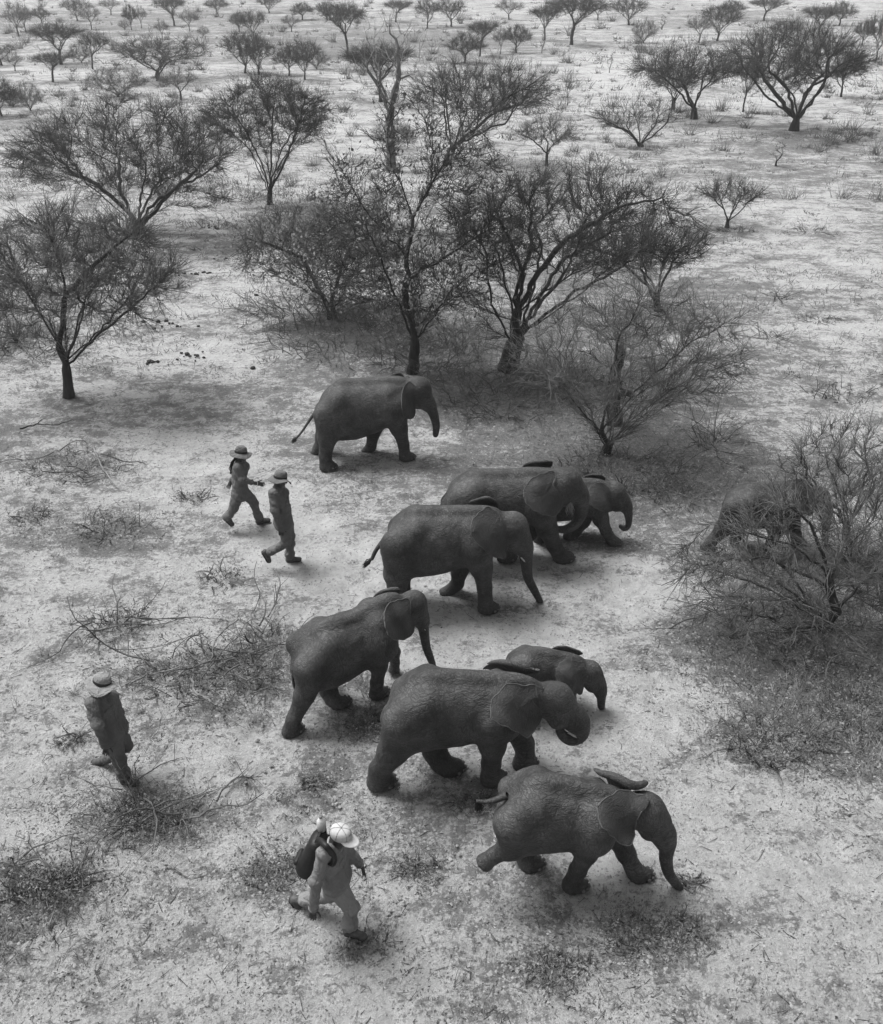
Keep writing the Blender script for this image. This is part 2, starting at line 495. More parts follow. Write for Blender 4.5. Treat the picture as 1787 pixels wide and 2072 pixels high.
def grow_tree(seed, Rx, Ry, z0, z1, cx, cy, b1, t1, bias, fork, limbs, r0, n_att, D, stems=1, stem_gap=0.25,
              trop=0.1, tip=0.006, twig_n=3, twig_len=0.45, twig_r=0.0075, sub=3, droop=0.0, leaf=0, gap=0.42, extra=(), flare=1.5, reach=0.55, twig_spread=0.9, thin_pow=1.35):
    """space-colonised bare tree; returns wood Geo, twig Geo, leaf Geo (local coordinates, base at origin)"""
    rng = np.random.default_rng(seed)
    att = crown_pts(rng, n_att, Rx, Ry, z0, z1, b1, t1, bias, cx, cy, gap, seed)
    nodes, par = [], []
    def line(p, start, pts):
        cur = np.array(p, float); last = start
        for q in pts:
            q = np.array(q, float); n = max(1, int(np.linalg.norm(q - cur) / D))
            a = cur.copy()
            for i in range(n):
                w = (i + 1) / n
                c = a + (q - a) * w + (rng.normal(0, D * 0.13, 3) if w < 1 else 0)
                nodes.append(c); par.append(last); last = len(nodes) - 1
            cur = q
        return last
    for s in range(stems):
        a = rng.random() * 6.28 + s * 2 * math.pi / stems
        off = np.array([math.cos(a), 0.6 * math.sin(a), 0]) * stem_gap * (stems > 1)
        nodes.append(off + np.array([0, 0, -0.12])); par.append(-1)
        root = len(nodes) - 1
        f = np.array([cx * 0.25 * fork / max(z0, 0.1), cy * 0.25 * fork / max(z0, 0.1), fork]) + off * 1.6 + rng.normal(0, 0.05, 3) * fork
        top = line(nodes[root], root, [off + (f - off) * 0.5 + rng.normal(0, 0.03 * fork, 3), f])
        nl = max(1, int(round(limbs / stems)))
        a0 = rng.random() * 6.28
        for i in range(nl):
            an = a0 + i * 2 * math.pi / nl + rng.normal(0, 0.25)
            if stems > 1: an = a + (i - (nl - 1) / 2) * 1.3 + rng.normal(0, .2)
            rad = reach * rng.uniform(0.65, 1.15)
            tgt = np.array([cx + Rx * rad * math.cos(an), cy + Ry * rad * math.sin(an),
                            z0 + (z1 - z0) * (b1 * rad ** 1.3 + 0.06 + 0.15 * rng.random())])
            m = f + (tgt - f) * 0.5 + np.array([0, 0, 0.06 * np.linalg.norm(tgt - f)]) + rng.normal(0, 0.07 * np.linalg.norm(tgt - f), 3)
            st = top if i < nl * 0.7 else max(root + 1, top - 1 - int(rng.random() * 2))
            line(nodes[st], st, [m, tgt])
    for pts in extra:                                   # hand-set limbs, first point is where they leave
        k = int(np.argmin([np.linalg.norm(np.array(n) - np.array(pts[0])) for n in nodes]))
        line(nodes[k], k, pts[1:])
    P, pr = colonize(rng, nodes, par, att, D, D * 7, D * 1.7, trop * .3, jit=.34)
    n = len(P)
    has = np.zeros(n, int)
    for i in range(n):
        if pr[i] >= 0: has[pr[i]] += 1
    r = np.where(has == 0, tip, 0.0) ** 2.25
    main = np.full(n, -1)
    best = np.zeros(n)
    for i in range(n - 1, -1, -1):
        r[i] = max(r[i], tip ** 2.25)
        p = pr[i]
        if p >= 0:
            r[p] += r[i]
            if r[i] > best[p]: best[p] = r[i]; main[p] = i
    rr = r ** (1 / 2.25)
    rmax = rr.max()
    rr = tip + (r0 - tip) * np.clip((rr - tip) / max(rmax - tip, 1e-6), 0, 1) ** thin_pow
    rr *= 1 + (flare - 1) * np.exp(-np.maximum(P[:, 2], 0) / (r0 * 1.6)) * (rr > r0 * 0.3)
    dirs = np.zeros((n, 3))
    ok = pr >= 0
    dirs[ok] = unit(P[ok] - P[pr[ok]])
    dirs[~ok] = (0, 0, 1)
    nd = dirs.copy()
    mm = main >= 0
    nd[mm] = unit(dirs[mm] + unit(P[main[mm]] - P[mm]))
    wood = Geo()
    e = np.where(ok)[0]
    ismain = main[pr[e]] == e
    A, B = P[pr[e]], P[e]
    DA = np.where(ismain[:, None], nd[pr[e]], dirs[e]); DB = nd[e]
    RA = np.where(ismain, rr[pr[e]], np.minimum(rr[e] * 1.25, rr[pr[e]])); RB = rr[e]
    big = RA > 0.05
    if big.any(): wood.add(*[(v, None, qd) for v, qd in [ring_tubes(A[big], B[big], DA[big], DB[big], RA[big], RB[big], 8)]][0])
    sm = (~big) & (RA > tip * 2.5)
    if sm.any(): wood.add(*[(v, None, qd) for v, qd in [ring_tubes(A[sm], B[sm], DA[sm], DB[sm], RA[sm], RB[sm], 4)]][0])
    tw = Geo()
    th = (~big) & ~(RA > tip * 2.5)
    if th.any(): tw.add(*[(v, None, qd) for v, qd in [ring_tubes(A[th], B[th], DA[th], DB[th], RA[th], RB[th], 3)]][0])
    # fine twigs on thin wood
    thin = np.where((rr < tip * 3.2) & ok)[0]
    src = np.repeat(thin, int(round(twig_n * 1.35)))
    t = rng.random((len(src), 1))
    a = P[pr[src]] * (1 - t) + P[src] * t
    rad = unit(a - np.array([cx * .3, cy * .3, z0 * .45]))
    d = unit(dirs[src] * 0.75 + rad * 0.42 + rng.normal(0, twig_spread * 0.45, (len(src), 3)) + np.array([0, 0, 0.04 - droop]))
    L = twig_len * 1.45 * rng.uniform(0.4, 1.25, (len(src), 1))
    mid = a + d * L * 0.5 + rng.normal(0, 0.07, (len(src), 3)) * L
    b = mid + unit(d + rng.normal(0, 0.22, d.shape) + np.array([0, 0, -droop * 0.5])) * L * 0.5
    v, tt, qq = spikes(a, b, twig_r * rng.uniform(0.7, 1.2, len(src)), mid)
    tw.add(v, tt, qq)
    if sub:
        s2 = np.repeat(np.arange(len(src)), sub)
        t = rng.random((len(s2), 1))
        a2 = np.where(t < .5, a[s2] + (mid[s2] - a[s2]) * t * 2, mid[s2] + (b[s2] - mid[s2]) * (t * 2 - 1))
        d2 = unit(d[s2] + rng.normal(0, 0.58, (len(s2), 3)))
        b2 = a2 + d2 * twig_len * rng.uniform(0.3, 0.8, (len(s2), 1))
        v, tt, qq = spikes(a2, b2, twig_r * 0.7)
        tw.add(v, tt, qq)
    lf = None
    if leaf:
        lf = Geo()
        k = rng.integers(0, len(src), leaf)
        c = b[k] + rng.normal(0, 0.04, (leaf, 3))
        d1 = unit(rng.normal(0, .6, (leaf, 3)) + np.array([0, 0, -0.8])); d2 = unit(np.cross(d1, rng.normal(0, 1, (leaf, 3))))
        ln = rng.uniform(0.05, 0.11, (leaf, 1)); wd = ln * 0.33
        v = np.stack([c, c + d1 * ln * .5 + d2 * wd, c + d1 * ln, c + d1 * ln * .5 - d2 * wd], 1).reshape(-1, 3)
        bq = (np.arange(leaf) * 4)[:, None]
        lf.add(v, Q=bq + np.arange(4)[None])
    return wood, tw, lf

def place_z(u, v, base):                       # height above ground of picture point (u,v) in the upright plane through base
    p = on_plane(u, v, base, np.array([0, 1.0, 0]))
    return p[0], p[2]

def tree_at(name, label, base_uv, crown, seed, b1=0.35, t1=0.6, bias=1.3, fork=0.3, limbs=5, r0=0.12, n_att=900, D=0.16, depth=0.9,
            wood='bark', twig='twig', group=None, cat='tree', extra=(), leafmat='leaf', **kw):
    """base point and crown rectangle (left, right, top, bottom) are measured in the photograph, built at their true distance and size"""
    base = gp(*base_uv)
    x0, x1, yt, yb = crown
    xa, zt = place_z((x0 + x1) / 2, yt, base)
    _, zb = place_z((x0 + x1) / 2, yb, base)
    k = mpp(base + np.array([0, 0, (zt + zb) / 2]))
    Rx = (x1 - x0) / 2 * k
    el = math.atan2(CAM_H - zt, base[1])
    zt = zt - Rx * depth * 0.30 * math.tan(max(el, 0))      # the far rim of the crown shows above its middle
    zb = min(zb, zt - 0.25 * (zt))
    fk = fork * max(zb, 0.3) if fork < 1.5 else fork
    ex = []
    for pts in extra:
        q = []
        for (u, v) in pts:
            px, pz = place_z(u, v, base); q.append((px - base[0], 0.0, pz))
        ex.append(q)
    w, t, l = grow_tree(seed, Rx, Rx * depth, max(zb, 0.15), zt, xa - base[0], 0.0, b1, t1, bias, fk, limbs, r0, n_att, D, extra=ex, **kw)
    e = empty(name, (base[0], base[1], 0))
    tag(e, label, cat, group)
    obj('trunk', w.mesh('trunk', True), M[wood], e)
    obj('crown', t.mesh('crown'), M[twig], e)
    if l: obj('foliage', l.mesh('foliage'), M[leafmat], e)
    return e

from mathutils.bvhtree import BVHTree
# ------------------------------------------------------------------ soft bodies: distance field + surface nets
class Field:
    def __init__(s, lo, hi, h):
        s.lo = np.array(lo, float); s.h = h
        s.n = np.ceil((np.array(hi) - s.lo) / h).astype(int) + 1
        s.F = np.full(tuple(s.n), 1.0, np.float32)
    def box(s, lo, hi):
        i0 = np.clip(np.floor((np.array(lo) - s.lo) / s.h).astype(int), 0, s.n - 1)
        i1 = np.clip(np.ceil((np.array(hi) - s.lo) / s.h).astype(int) + 1, 1, s.n)
        ax = [s.lo[k] + s.h * np.arange(i0[k], i1[k]) for k in range(3)]
        return tuple(slice(a, b) for a, b in zip(i0, i1)), ax
    def merge(s, sl, d, k):
        a = s.F[sl]
        if k <= 0: s.F[sl] = np.minimum(a, d); return
        h = np.maximum(k - np.abs(a - d), 0) / k
        s.F[sl] = np.minimum(a, d) - h * h * k / 4
    def cone(s, a, b, ra, rb, k=0.05, ys=1.0, cut=False):
        """capsule with two radii; ys > 1 flattens it sideways (local y)"""
        a = np.array(a, float); b = np.array(b, float)
        m = max(ra, rb) * np.array([1, max(1, 1 / ys), 1]) + k + 2 * s.h
        sl, (X, Y, Z) = s.box(np.minimum(a, b) - m, np.maximum(a, b) + m)
        if min(len(X), len(Y), len(Z)) == 0: return
        X = X[:, None, None]; Y = Y[None, :, None]; Z = Z[None, None, :]
        ba = b - a; L = max(ba @ ba, 1e-9)
        t = np.clip(((X - a[0]) * ba[0] + (Y - a[1]) * ba[1] + (Z - a[2]) * ba[2]) / L, 0, 1)
        d = np.sqrt((X - a[0] - t * ba[0]) ** 2 + ((Y - a[1] - t * ba[1]) * ys) ** 2 + (Z - a[2] - t * ba[2]) ** 2) - (ra + (rb - ra) * t)
        s.merge(sl, d.astype(np.float32), k)
    def ellip(s, c, r, k=0.03, rot=None):
        c = np.array(c, float); r = np.array(r, float)
        m = r.max() + k + 2 * s.h
        sl, (X, Y, Z) = s.box(c - m, c + m)
        if min(len(X), len(Y), len(Z)) == 0: return
        p = np.stack(np.meshgrid(X - c[0], Y - c[1], Z - c[2], indexing='ij'), -1)
        if rot is not None: p = p @ rot                 # columns of rot are the ellipsoid's axes
        q = p / r
        l = np.sqrt((q ** 2).sum(-1)); g = np.sqrt(((q / r) ** 2).sum(-1)) + 1e-9
        d = l * (l - 1) / g
        s.merge(sl, d.astype(np.float32), k)
    def chain(s, pts, k=0.05, ys=1.0):
        for (p, r), (p2, r2) in zip(pts[:-1], pts[1:]): s.cone(p, p2, r, r2, k, ys)
    def nets(s):
        F = s.F; neg = F < 0
        c = [neg[i:i + neg.shape[0] - 1, j:j + neg.shape[1] - 1, k:k + neg.shape[2] - 1] for i in (0, 1) for j in (0, 1) for k in (0, 1)]
        cnt = sum(x.astype(np.int8) for x in c)
        act = (cnt > 0) & (cnt < 8)
        I = np.argwhere(act)
        idx = np.full(act.shape, -1, np.int64); idx[tuple(I.T)] = np.arange(len(I))
        co = np.array([(i, j, k) for i in (0, 1) for j in (0, 1) for k in (0, 1)])
        f = np.stack([F[tuple((I + o).T)] for o in co], 1)
        acc = np.zeros((len(I), 3)); w = np.zeros(len(I))
        for a in range(8):
            for b in range(a + 1, 8):
                if np.abs(co[a] - co[b]).sum() != 1: continue
                m = (f[:, a] < 0) != (f[:, b] < 0)
                t = f[m, a] / (f[m, a] - f[m, b])
                acc[m] += co[a] + (co[b] - co[a]) * t[:, None]; w[m] += 1
        V = s.lo + (I + acc / w[:, None]) * s.h
        Q = []
        for ax in range(3):
            o1, o2 = [(1, 2), (2, 0), (0, 1)][ax]
            sa = [slice(None)] * 3; sb = [slice(None)] * 3
            sa[ax] = slice(0, -1); sb[ax] = slice(1, None)
            A = neg[tuple(sa)]; B = neg[tuple(sb)]
            E = np.argwhere(A != B)
            E = E[(E[:, o1] > 0) & (E[:, o2] > 0) & (E[:, o1] < F.shape[o1] - 1) & (E[:, o2] < F.shape[o2] - 1)]
            d1 = np.zeros(3, int); d1[o1] = 1; d2 = np.zeros(3, int); d2[o2] = 1
            qd = np.stack([idx[tuple((E - d1 - d2).T)], idx[tuple((E - d2).T)], idx[tuple(E.T)], idx[tuple((E - d1).T)]], 1)
            fl = ~A[tuple(E.T)]
            qd[fl] = qd[fl][:, ::-1]
            Q.append(qd)
        Q = np.concatenate(Q); Q = Q[(Q >= 0).all(1)]
        return V, Q

def smooth_poly(P, n):
    """closed Catmull-Rom through P (2D), resampled to n points"""
    P = np.array(P, float); m = len(P); out = []
    for i in range(m):
        a, b, c, d = P[i - 1], P[i], P[(i + 1) % m], P[(i + 2) % m]
        for t in np.linspace(0, 1, 12, endpoint=False):
            out.append(0.5 * (2 * b + (c - a) * t + (2 * a - 5 * b + 4 * c - d) * t * t + (3 * b - a - 3 * c + d) * t ** 3))
    out = np.array(out); nx_ = np.roll(out, -1, 0)
    s = np.concatenate([[0], np.cumsum(np.linalg.norm(nx_ - out, axis=1))])
    q = np.linspace(0, s[-1], n, endpoint=False)
    full = np.vstack([out, out[:1]])
    return np.stack([np.interp(q, s, full[:, k]) for k in range(2)], 1)

# ------------------------------------------------------------------ elephants
ELE = []
def elephant(label, reg, heading, torso, head, jaw, trunk, legs, ear, tail, tuft=None, tusk=None, eye=None,
             ear_off=(0.17, 0.30), ratio=0.80, far_ear=None, group='elephants walking in the herd', h=0.026, ear_fold=0.0, seed=0):
    """Shapes are measured on the photograph in region coordinates reg=(x, y, factor) and built at true distance:
    torso = upright sections (top x, y, bottom x, y) from rump to neck; legs = joints (x, y, radius) down to the sole."""
    ox, oy, fc = reg
    U = lambda x, y: (ox + x * fc, oy + y * fc)
    hd = R(heading)
    X = np.array([math.cos(hd), math.sin(hd), 0]); Y = np.array([-math.sin(hd), math.cos(hd), 0])
    feet = {k: gp(*U(*v['foot'])) for k, v in legs.items() if v.get('foot')}
    # median plane: near feet lie to its right (-Y), far feet to its left
    sx = np.mean([p @ X for p in feet.values()])
    p0 = next(iter(feet.values()))
    hgt = mpp(p0) * fc * (max(v['foot'][1] for v in legs.values() if v.get('foot')) - torso[len(torso) // 2][1])
    hgt = hgt / math.cos(math.atan2(CAM_H - 1, np.hypot(p0[0], p0[1])))
    wh = 0.145 * hgt
    lat = np.mean([p @ Y + (wh if k[0] == 'n' else -wh) for k, p in feet.items()])
    O = X * sx + Y * lat
    def loc(x, y, off=0.0):
        p = on_plane(*U(x, y), O + Y * off, Y)
        return np.array([(p - O) @ X, off, p[2]]), mpp(p) * fc
    Pm = on_plane(*U(torso[4][0], (torso[4][1] + torso[4][3]) / 2), O, Y)
    el = math.atan2(CAM_H - Pm[2], math.hypot(Pm[0], Pm[1]))
    # torso loft
    st = []
    for (xt, yt, xb, yb) in torso:
        c, k = loc((xt + xb) / 2, (yt + yb) / 2)
        half = math.hypot(xt - xb, yt - yb) / 2 * k
        a = half / math.sqrt(math.cos(el) ** 2 + (ratio * math.sin(el)) ** 2)
        st.append((c[0], c[2], a))
    st.sort()
    st = np.array(st)
    xs, zs, rs = st.T
    def cap(x, z, r, sg):
        L = r * 0.45
        return [(x + sg * L * t, z, r * math.sqrt(max(1 - t * t, 0)) + 0.004) for t in (0.3, 0.55, 0.75, 0.9, 0.98)] + [(x + sg * L * 1.01, z, 0.003)]
    full = np.array(cap(xs[0], zs[0], rs[0], -1)[::-1] + list(zip(xs, zs, rs)) + cap(xs[-1], zs[-1], rs[-1], 1))
    lo_x = full[0, 0]; hi_x = full[-1, 0]
    sx_ = np.linspace(lo_x, hi_x, 240)
    zc = np.interp(sx_, full[:, 0], full[:, 1]); ra = np.interp(sx_, full[:, 0], full[:, 2])
    ker = np.exp(-np.linspace(-2, 2, 15) ** 2); ker /= ker.sum()
    pad = lambda v: np.convolve(np.pad(v, 7, mode='edge'), ker, 'valid')
    zc, ra = pad(zc), pad(ra)
    # gather everything to bound the field
    legj, heads = {}, []
    for kname, v in legs.items():
        off_top = -wh * 1.0 if kname[0] == 'n' else wh * 1.0
        if v.get('foot') is not None and kname in feet:
            off_bot = feet[kname] @ Y - O @ Y
            off_bot = max(min(off_bot, off_top + 0.16 * hgt), off_top - 0.16 * hgt)
        else: off_bot = off_top
        J = v['j']; n = len(J); pts = []
        for i, (x, y, r) in enumerate(J):
            off = off_top + (off_bot - off_top) * (i / (n - 1))
            p, k = loc(x, y, off)
            pts.append([p, r * k])
        legj[kname] = pts
    hp = [(loc(x, y), r) for (x, y, r) in head]
    jp = [(loc(x, y), r) for (x, y, r) in jaw]
    tp = [(loc(x, y, (t[0] if t else 0.0)), r) for (x, y, r, *t) in trunk]
    allp = [p for v in legj.values() for p, r in v] + [p for (p, k), r in hp + tp]
    allp = np.array(allp + [[lo_x, 0, zc[0]], [hi_x, 0, zc[-1]], [0, 0, (zc + ra).max()]])
    lo = allp.min(0) - [0.25, 0, 0.2]; hi = allp.max(0) + [0.3, 0, 0.25]
    bmax = ra.max() * ratio
    lo[1] = -bmax - 0.25; hi[1] = bmax + 0.25; lo[2] = max(lo[2], -0.12)
    f = Field(lo, hi, h)
    clips = []
    ax = [f.lo[k] + f.h * np.arange(f.n[k]) for k in range(3)]
    zz = np.interp(ax[0], sx_, zc); aa = np.interp(ax[0], sx_, ra, left=0.003, right=0.003)
    dz = (ax[2][None, None, :] - zz[:, None, None]); A = aa[:, None, None]
    u = np.clip(dz / A, -1.3, 1.3)
    bb = A * ratio * (1 - 0.08 * np.clip(u, 0, 2) ** 2 + 0.05 * np.clip(-u, 0, 1))
    Yg = ax[1][None, :, None]
    d = (np.sqrt((Yg / bb) ** 2 + (dz / A) ** 2) - 1) * np.minimum(A, bb)
    out = np.maximum(np.maximum(lo_x - ax[0], ax[0] - hi_x), 0)[:, None, None]
    d = np.where(out > 0, np.sqrt(np.maximum(d, 0) ** 2 + out ** 2) + out, d)
    f.F = np.minimum(f.F, d.astype(np.float32))
    # spine ridge, hip bones, shoulder blades
    for a_, b_ in zip(range(60, 205, 12), range(72, 217, 12)):
        f.cone((sx_[a_], 0, zc[a_] + ra[a_] * 0.93), (sx_[b_], 0, zc[b_] + ra[b_] * 0.93), 0.035 * hgt, 0.035 * hgt, 0.09)
    for kname, pts in legj.items():
        sgn = -1 if kname[0] == 'n' else 1
        for i in range(len(pts) - 1):
            (p, r), (p2, r2) = pts[i], pts[i + 1]
            f.cone(p, p2, r, r2, 0.13 if i == 0 else 0.06, 1.15 if i == 0 else 1.0)
        # sole: short thick pad, flared forward
        p, r = pts[-1]
        pr_ = pts[-2][0]
        if kname in feet and len(pts):
            f.cone((p[0] + 0.02, p[1], r * 0.35), (p[0] + 0.05 * hgt, p[1], r * 0.30), r * 1.02, r * 0.9, 0.05)
        else:
            dd = unit(p - pr_)
            f.cone(p, p + dd * r * 0.55, r * 1.02, r * 1.08, 0.05)
            clips.append((p + dd * r * 0.45, dd, r * 1.9))
        # elbow / knee fold
        (pe, re_) = pts[1]
        f.ellip(pe + np.array([-0.25 * re_, 0, 0]), (re_ * .8, re_ * .8, re_ * .9), 0.06)
    for (x, y, r, kk) in [(v['j'][0][0], v['j'][0][1], v['j'][0][2], n) for n, v in legs.items()]:
        pass
    hipx = xs[0] + (xs[-1] - xs[0]) * 0.27
    hz, hr = np.interp(hipx, sx_, zc), np.interp(hipx, sx_, ra)
    for sgn in (-1, 1):
        f.cone((hipx, sgn * hr * ratio * .55, hz + hr * .62), (hipx - 0.14 * hgt, sgn * hr * ratio * .62, hz + hr * .2), 0.06 * hgt, 0.07 * hgt, 0.16)
        sxh = xs[0] + (xs[-1] - xs[0]) * 0.78
        sz, sr = np.interp(sxh, sx_, zc), np.interp(sxh, sx_, ra)
        f.cone((sxh, sgn * sr * ratio * .62, sz + sr * .55), (sxh + .04, sgn * sr * ratio * .85, sz - sr * .3), 0.06 * hgt, 0.08 * hgt, 0.14)
    # head
    for i, ((p, k), r) in enumerate(hp):
        f.cone(p, p, r * k, r * k, 0.12, 1.18)
    (p0h, k0), r0h = hp[0]; (p1h, k1), r1h = hp[-1]
    f.cone(p0h, p1h, r0h * k0 * .97, r1h * k1, 0.1, 1.2)
    hw = r0h * k0 / 1.18
    f.cone((xs[-1], 0, zs[-1]), p0h, rs[-1] * .80, r0h * k0 * .92, 0.12, 1.15)
    for ((p, k), r) in jp:
        f.cone(p0h * .35 + p * .65 + [0, 0, 0], p, r * k * 1.05, r * k * .8, 0.07, 1.1)
    for sgn in (-1, 1):                                  # cheek and brow
        (p, k), r = hp[-1]
        f.ellip(p + [0.1 * r * k, sgn * r * k * .55, 0.18 * r * k], (r * k * .45, r * k * .30, r * k * .30), 0.06)
        f.ellip(p + [-0.35 * r * k, sgn * r * k * .6, -0.45 * r * k], (r * k * .5, r * k * .25, r * k * .5), 0.08)
    tpts = [(p, r * k) for ((p, k), r) in tp]
    # trunk: resample, ring ridges
    tp3 = np.array([p for p, r in tpts]); tr = np.array([r for p, r in tpts])
    tt = np.arange(len(tp3)); fine_t = np.linspace(0, len(tp3) - 1, len(tp3) * 7)
    def cr(v):
        o = []
        for q_ in fine_t:
            i = min(int(q_), len(v) - 2); t = q_ - i
            a, b, c, d_ = v[max(i - 1, 0)], v[i], v[i + 1], v[min(i + 2, len(v) - 1)]
            o.append(0.5 * (2 * b + (c - a) * t + (2 * a - 5 * b + 4 * c - d_) * t * t + (3 * b - a - 3 * c + d_) * t ** 3))
        return np.array(o)
    tq, rq = cr(tp3), cr(tr)
    for i in range(len(tq) - 1):
        f.cone(tq[i], tq[i + 1], rq[i], rq[i + 1], 0.05 if i < 8 else 0.02, 1.05)
    for (cp_, cd, cr_) in clips:                           # flat soles of lifted feet
        sl, (X_, Y_, Z_) = f.box(cp_ - cr_, cp_ + cr_)
        pd = (X_[:, None, None] - cp_[0]) * cd[0] + (Y_[None, :, None] - cp_[1]) * cd[1] + (Z_[None, None, :] - cp_[2]) * cd[2]
        f.F[sl] = np.maximum(f.F[sl], pd.astype(np.float32))
    # flat soles, nothing under the ground
    zax = ax[2][None, None, :]
    f.F = np.maximum(f.F, (0.004 - zax).astype(np.float32))
    V, Qd = f.nets()
    # light folds
    nrm = (vnoise(V[:, 0] * 9 + seed, V[:, 2] * 5 + V[:, 1] * 6, 11, 3) - 0.5)
    V[:, 1] += nrm * 0.020 * np.sign(V[:, 1])
    e = empty('elephant', tuple(O), hd)
    tag(e, label, 'elephant', group)
    obj('body', np_mesh('elephant_body', V, quads=Qd, smooth=True), M['skin'], e)
    # ears
    if ear:
        poly = smooth_poly(ear, 72)
        xr = poly[:, 0].max(); xl = poly[:, 0].min()
        cx, cy = poly.mean(0)
        nR = 12
        rng = np.random.default_rng(seed + 5)
        ph = rng.random(4) * 6.28
        cl = np.array([(CAM - O) @ X, (CAM - O) @ Y, CAM[2]])
        bv = BVHTree.FromPolygons([Vector(v) for v in V], [tuple(int(i) for i in q) for q in Qd])
        n_ = len(poly)
        T_ = np.full((nR + 1, n_), np.nan); DIR = np.zeros((nR + 1, n_, 3)); SS = np.zeros((nR + 1, n_)); YY = np.zeros((nR + 1, n_))
        for j in range(nR + 1):
            t = (j / nR) ** 0.9
            for i, (px, py) in enumerate(poly):
                x = cx + (px - cx) * t; y = cy + (py - cy) * t
                ang = i / n_ * 2 * math.pi
                if j == nR:
                    x += (xl - xr) * 0.008 * math.sin(ang * 17 + ph[0]); y += (xl - xr) * 0.012 * math.sin(ang * 13 + ph[1])
                d_ = unit(loc(x, y, 0.0)[0] - cl); DIR[j, i] = d_
                SS[j, i] = (xr - x) / (xr - xl); YY[j, i] = (y - poly[:, 1].min()) / (poly[:, 1].max() - poly[:, 1].min())
                hit = bv.ray_cast(Vector(cl), Vector(d_))
                if hit[0] is not None and hit[0][1] < 0.02 * hgt and hit[0][2] > 0.3 * hgt: T_[j, i] = hit[3]
        H_ = T_.copy(); valid = ~np.isnan(T_)
        T_[~valid] = np.nanmedian(T_)
        for it in range(70):
            o2 = T_.copy()
            o2[1:-1] = (T_[:-2] + T_[2:] + np.roll(T_, 1, 1)[1:-1] + np.roll(T_, -1, 1)[1:-1]) / 4
            o2[-1] = (np.roll(T_, 1, 1)[-1] + np.roll(T_, -1, 1)[-1] + 2 * T_[-2]) / 4
            o2[0] = T_[1].mean()
            T_ = np.where(valid & (it < 60), T_, o2)
        T_ = np.where(valid, np.minimum(T_, H_), T_)
        base_pts = (cl + DIR * T_[..., None]).reshape(-1, 3)
        T_ -= hgt * 0.018
        flare = hgt * (0.125 * np.clip(SS, 0, 1) ** 1.3 * (0.5 + YY) + 0.03 * np.clip(YY - .6, 0, 1) + 0.012 * np.sin(3 * SS + 4 * YY + ph[2]) + 0.010 * np.sin(10 * YY + 6 * SS + ph[3]) * SS)
        T_ -= np.maximum(flare, -0.004 * hgt)
        pts = list((cl + DIR * T_[..., None]).reshape(-1, 3))
        pts = np.array(pts); n = len(poly)
        th = 0.015
        def ear_mesh(P, nm):
            Pa = P.copy(); Pb = P.copy()
            t_ = np.repeat(np.linspace(0, 1, nR + 1), n)
            Pa[:, 1] += th * (1.2 - t_) * 0.9; Pb[:, 1] -= th * (1.2 - t_) * 0.9
            i = np.arange(n); j = (i + 1) % n
            Qs = []
            for r_ in range(nR):
                o = r_ * n
                Qs.append(np.stack([o + i, o + j, o + n + j, o + n + i], 1))
            Qs = np.concatenate(Qs); N_ = len(P); o = nR * n
            Qr = np.stack([o + i, o + j, N_ + o + j, N_ + o + i], 1)
            return np_mesh(nm, np.vstack([Pa, Pb]), quads=np.concatenate([Qs, Qs[:, ::-1] + N_, Qr]), smooth=True)
        eo = obj('ear', ear_mesh(pts, 'elephant_ear'), M['ear'], e)
        rim = pts[-n:][[i for i in range(n) if SS[-1, i] > .12]]  # pale tube along the ear edge, painting in its rim highlight
        st_ = int(np.argmax(np.linalg.norm(np.diff(np.vstack([rim, rim[:1]]), axis=0), axis=1))) + 1
        rim = np.roll(rim, -st_, 0); D_ = unit(np.gradient(rim, axis=0)); rr_ = np.full(len(rim), .007 * hgt / 1.9)
        v, q_ = ring_tubes(rim[:-1], rim[1:], D_[:-1], D_[1:], rr_[:-1], rr_[1:], 6)
        obj('ear_rim_highlight', np_mesh('ear_rim_highlight', v, quads=q_, smooth=True), M['ear_rim_highlight'], eo)
        fp = base_pts.copy(); fp[:, 1] *= -1
        top_w = np.clip(1 - YY.reshape(-1) / .35, 0, 1)
        fp[:, 1] += hgt * (.02 + .04 * (1 - top_w)); fp[:, 2] += hgt * (.03 * top_w - .03 * (1 - top_w))
        if far_ear:                                        # far ear: lifted or shifted a little
            cxx, czz = fp[:, 0].mean(), fp[:, 2].mean()
            fp[:, 0] = cxx + (fp[:, 0] - cxx) * far_ear.get('sx', 1) + far_ear.get('dx', 0) * hgt
            fp[:, 2] = czz + (fp[:, 2] - czz) * far_ear.get('sz', 1) + far_ear.get('dz', 0) * hgt
            fp[:, 1] += far_ear.get('dy', 0) * hgt + (fp[:, 0].max() - fp[:, 0]) * far_ear.get('flare', 0)
        fo = obj('ear', ear_mesh(fp, 'elephant_ear'), M['ear'], e)
        yy_ = YY[-1]; sel = [i for i in range(n) if yy_[i] < .30]
        roll_ = fp[-n:][sel]                                # upper edge of the ear curls over
        roll_ = roll_[np.argsort(roll_[:, 0])]
        if len(roll_) > 6:
            for _ in range(3): roll_[1:-1] = (roll_[:-2] + roll_[2:] + roll_[1:-1]) / 3
            D_ = unit(np.gradient(roll_, axis=0)); t_ = np.linspace(-1, 1, len(roll_)); rr_ = far_ear.get('roll', .013) * hgt * np.sqrt(np.clip(1 - t_ ** 2, .04, 1))
            roll_ = roll_ + np.array([0, .012 * hgt, 0.0])
            v, q_ = ring_tubes(roll_[:-1], roll_[1:], D_[:-1], D_[1:], rr_[:-1], rr_[1:], 10)
            obj('ear_fold', np_mesh('ear_fold', v, quads=q_, smooth=True), M['skin'], fo)
    # tail
    g = Geo()
    tl = [loc(x, y) for (x, y, r) in tail]
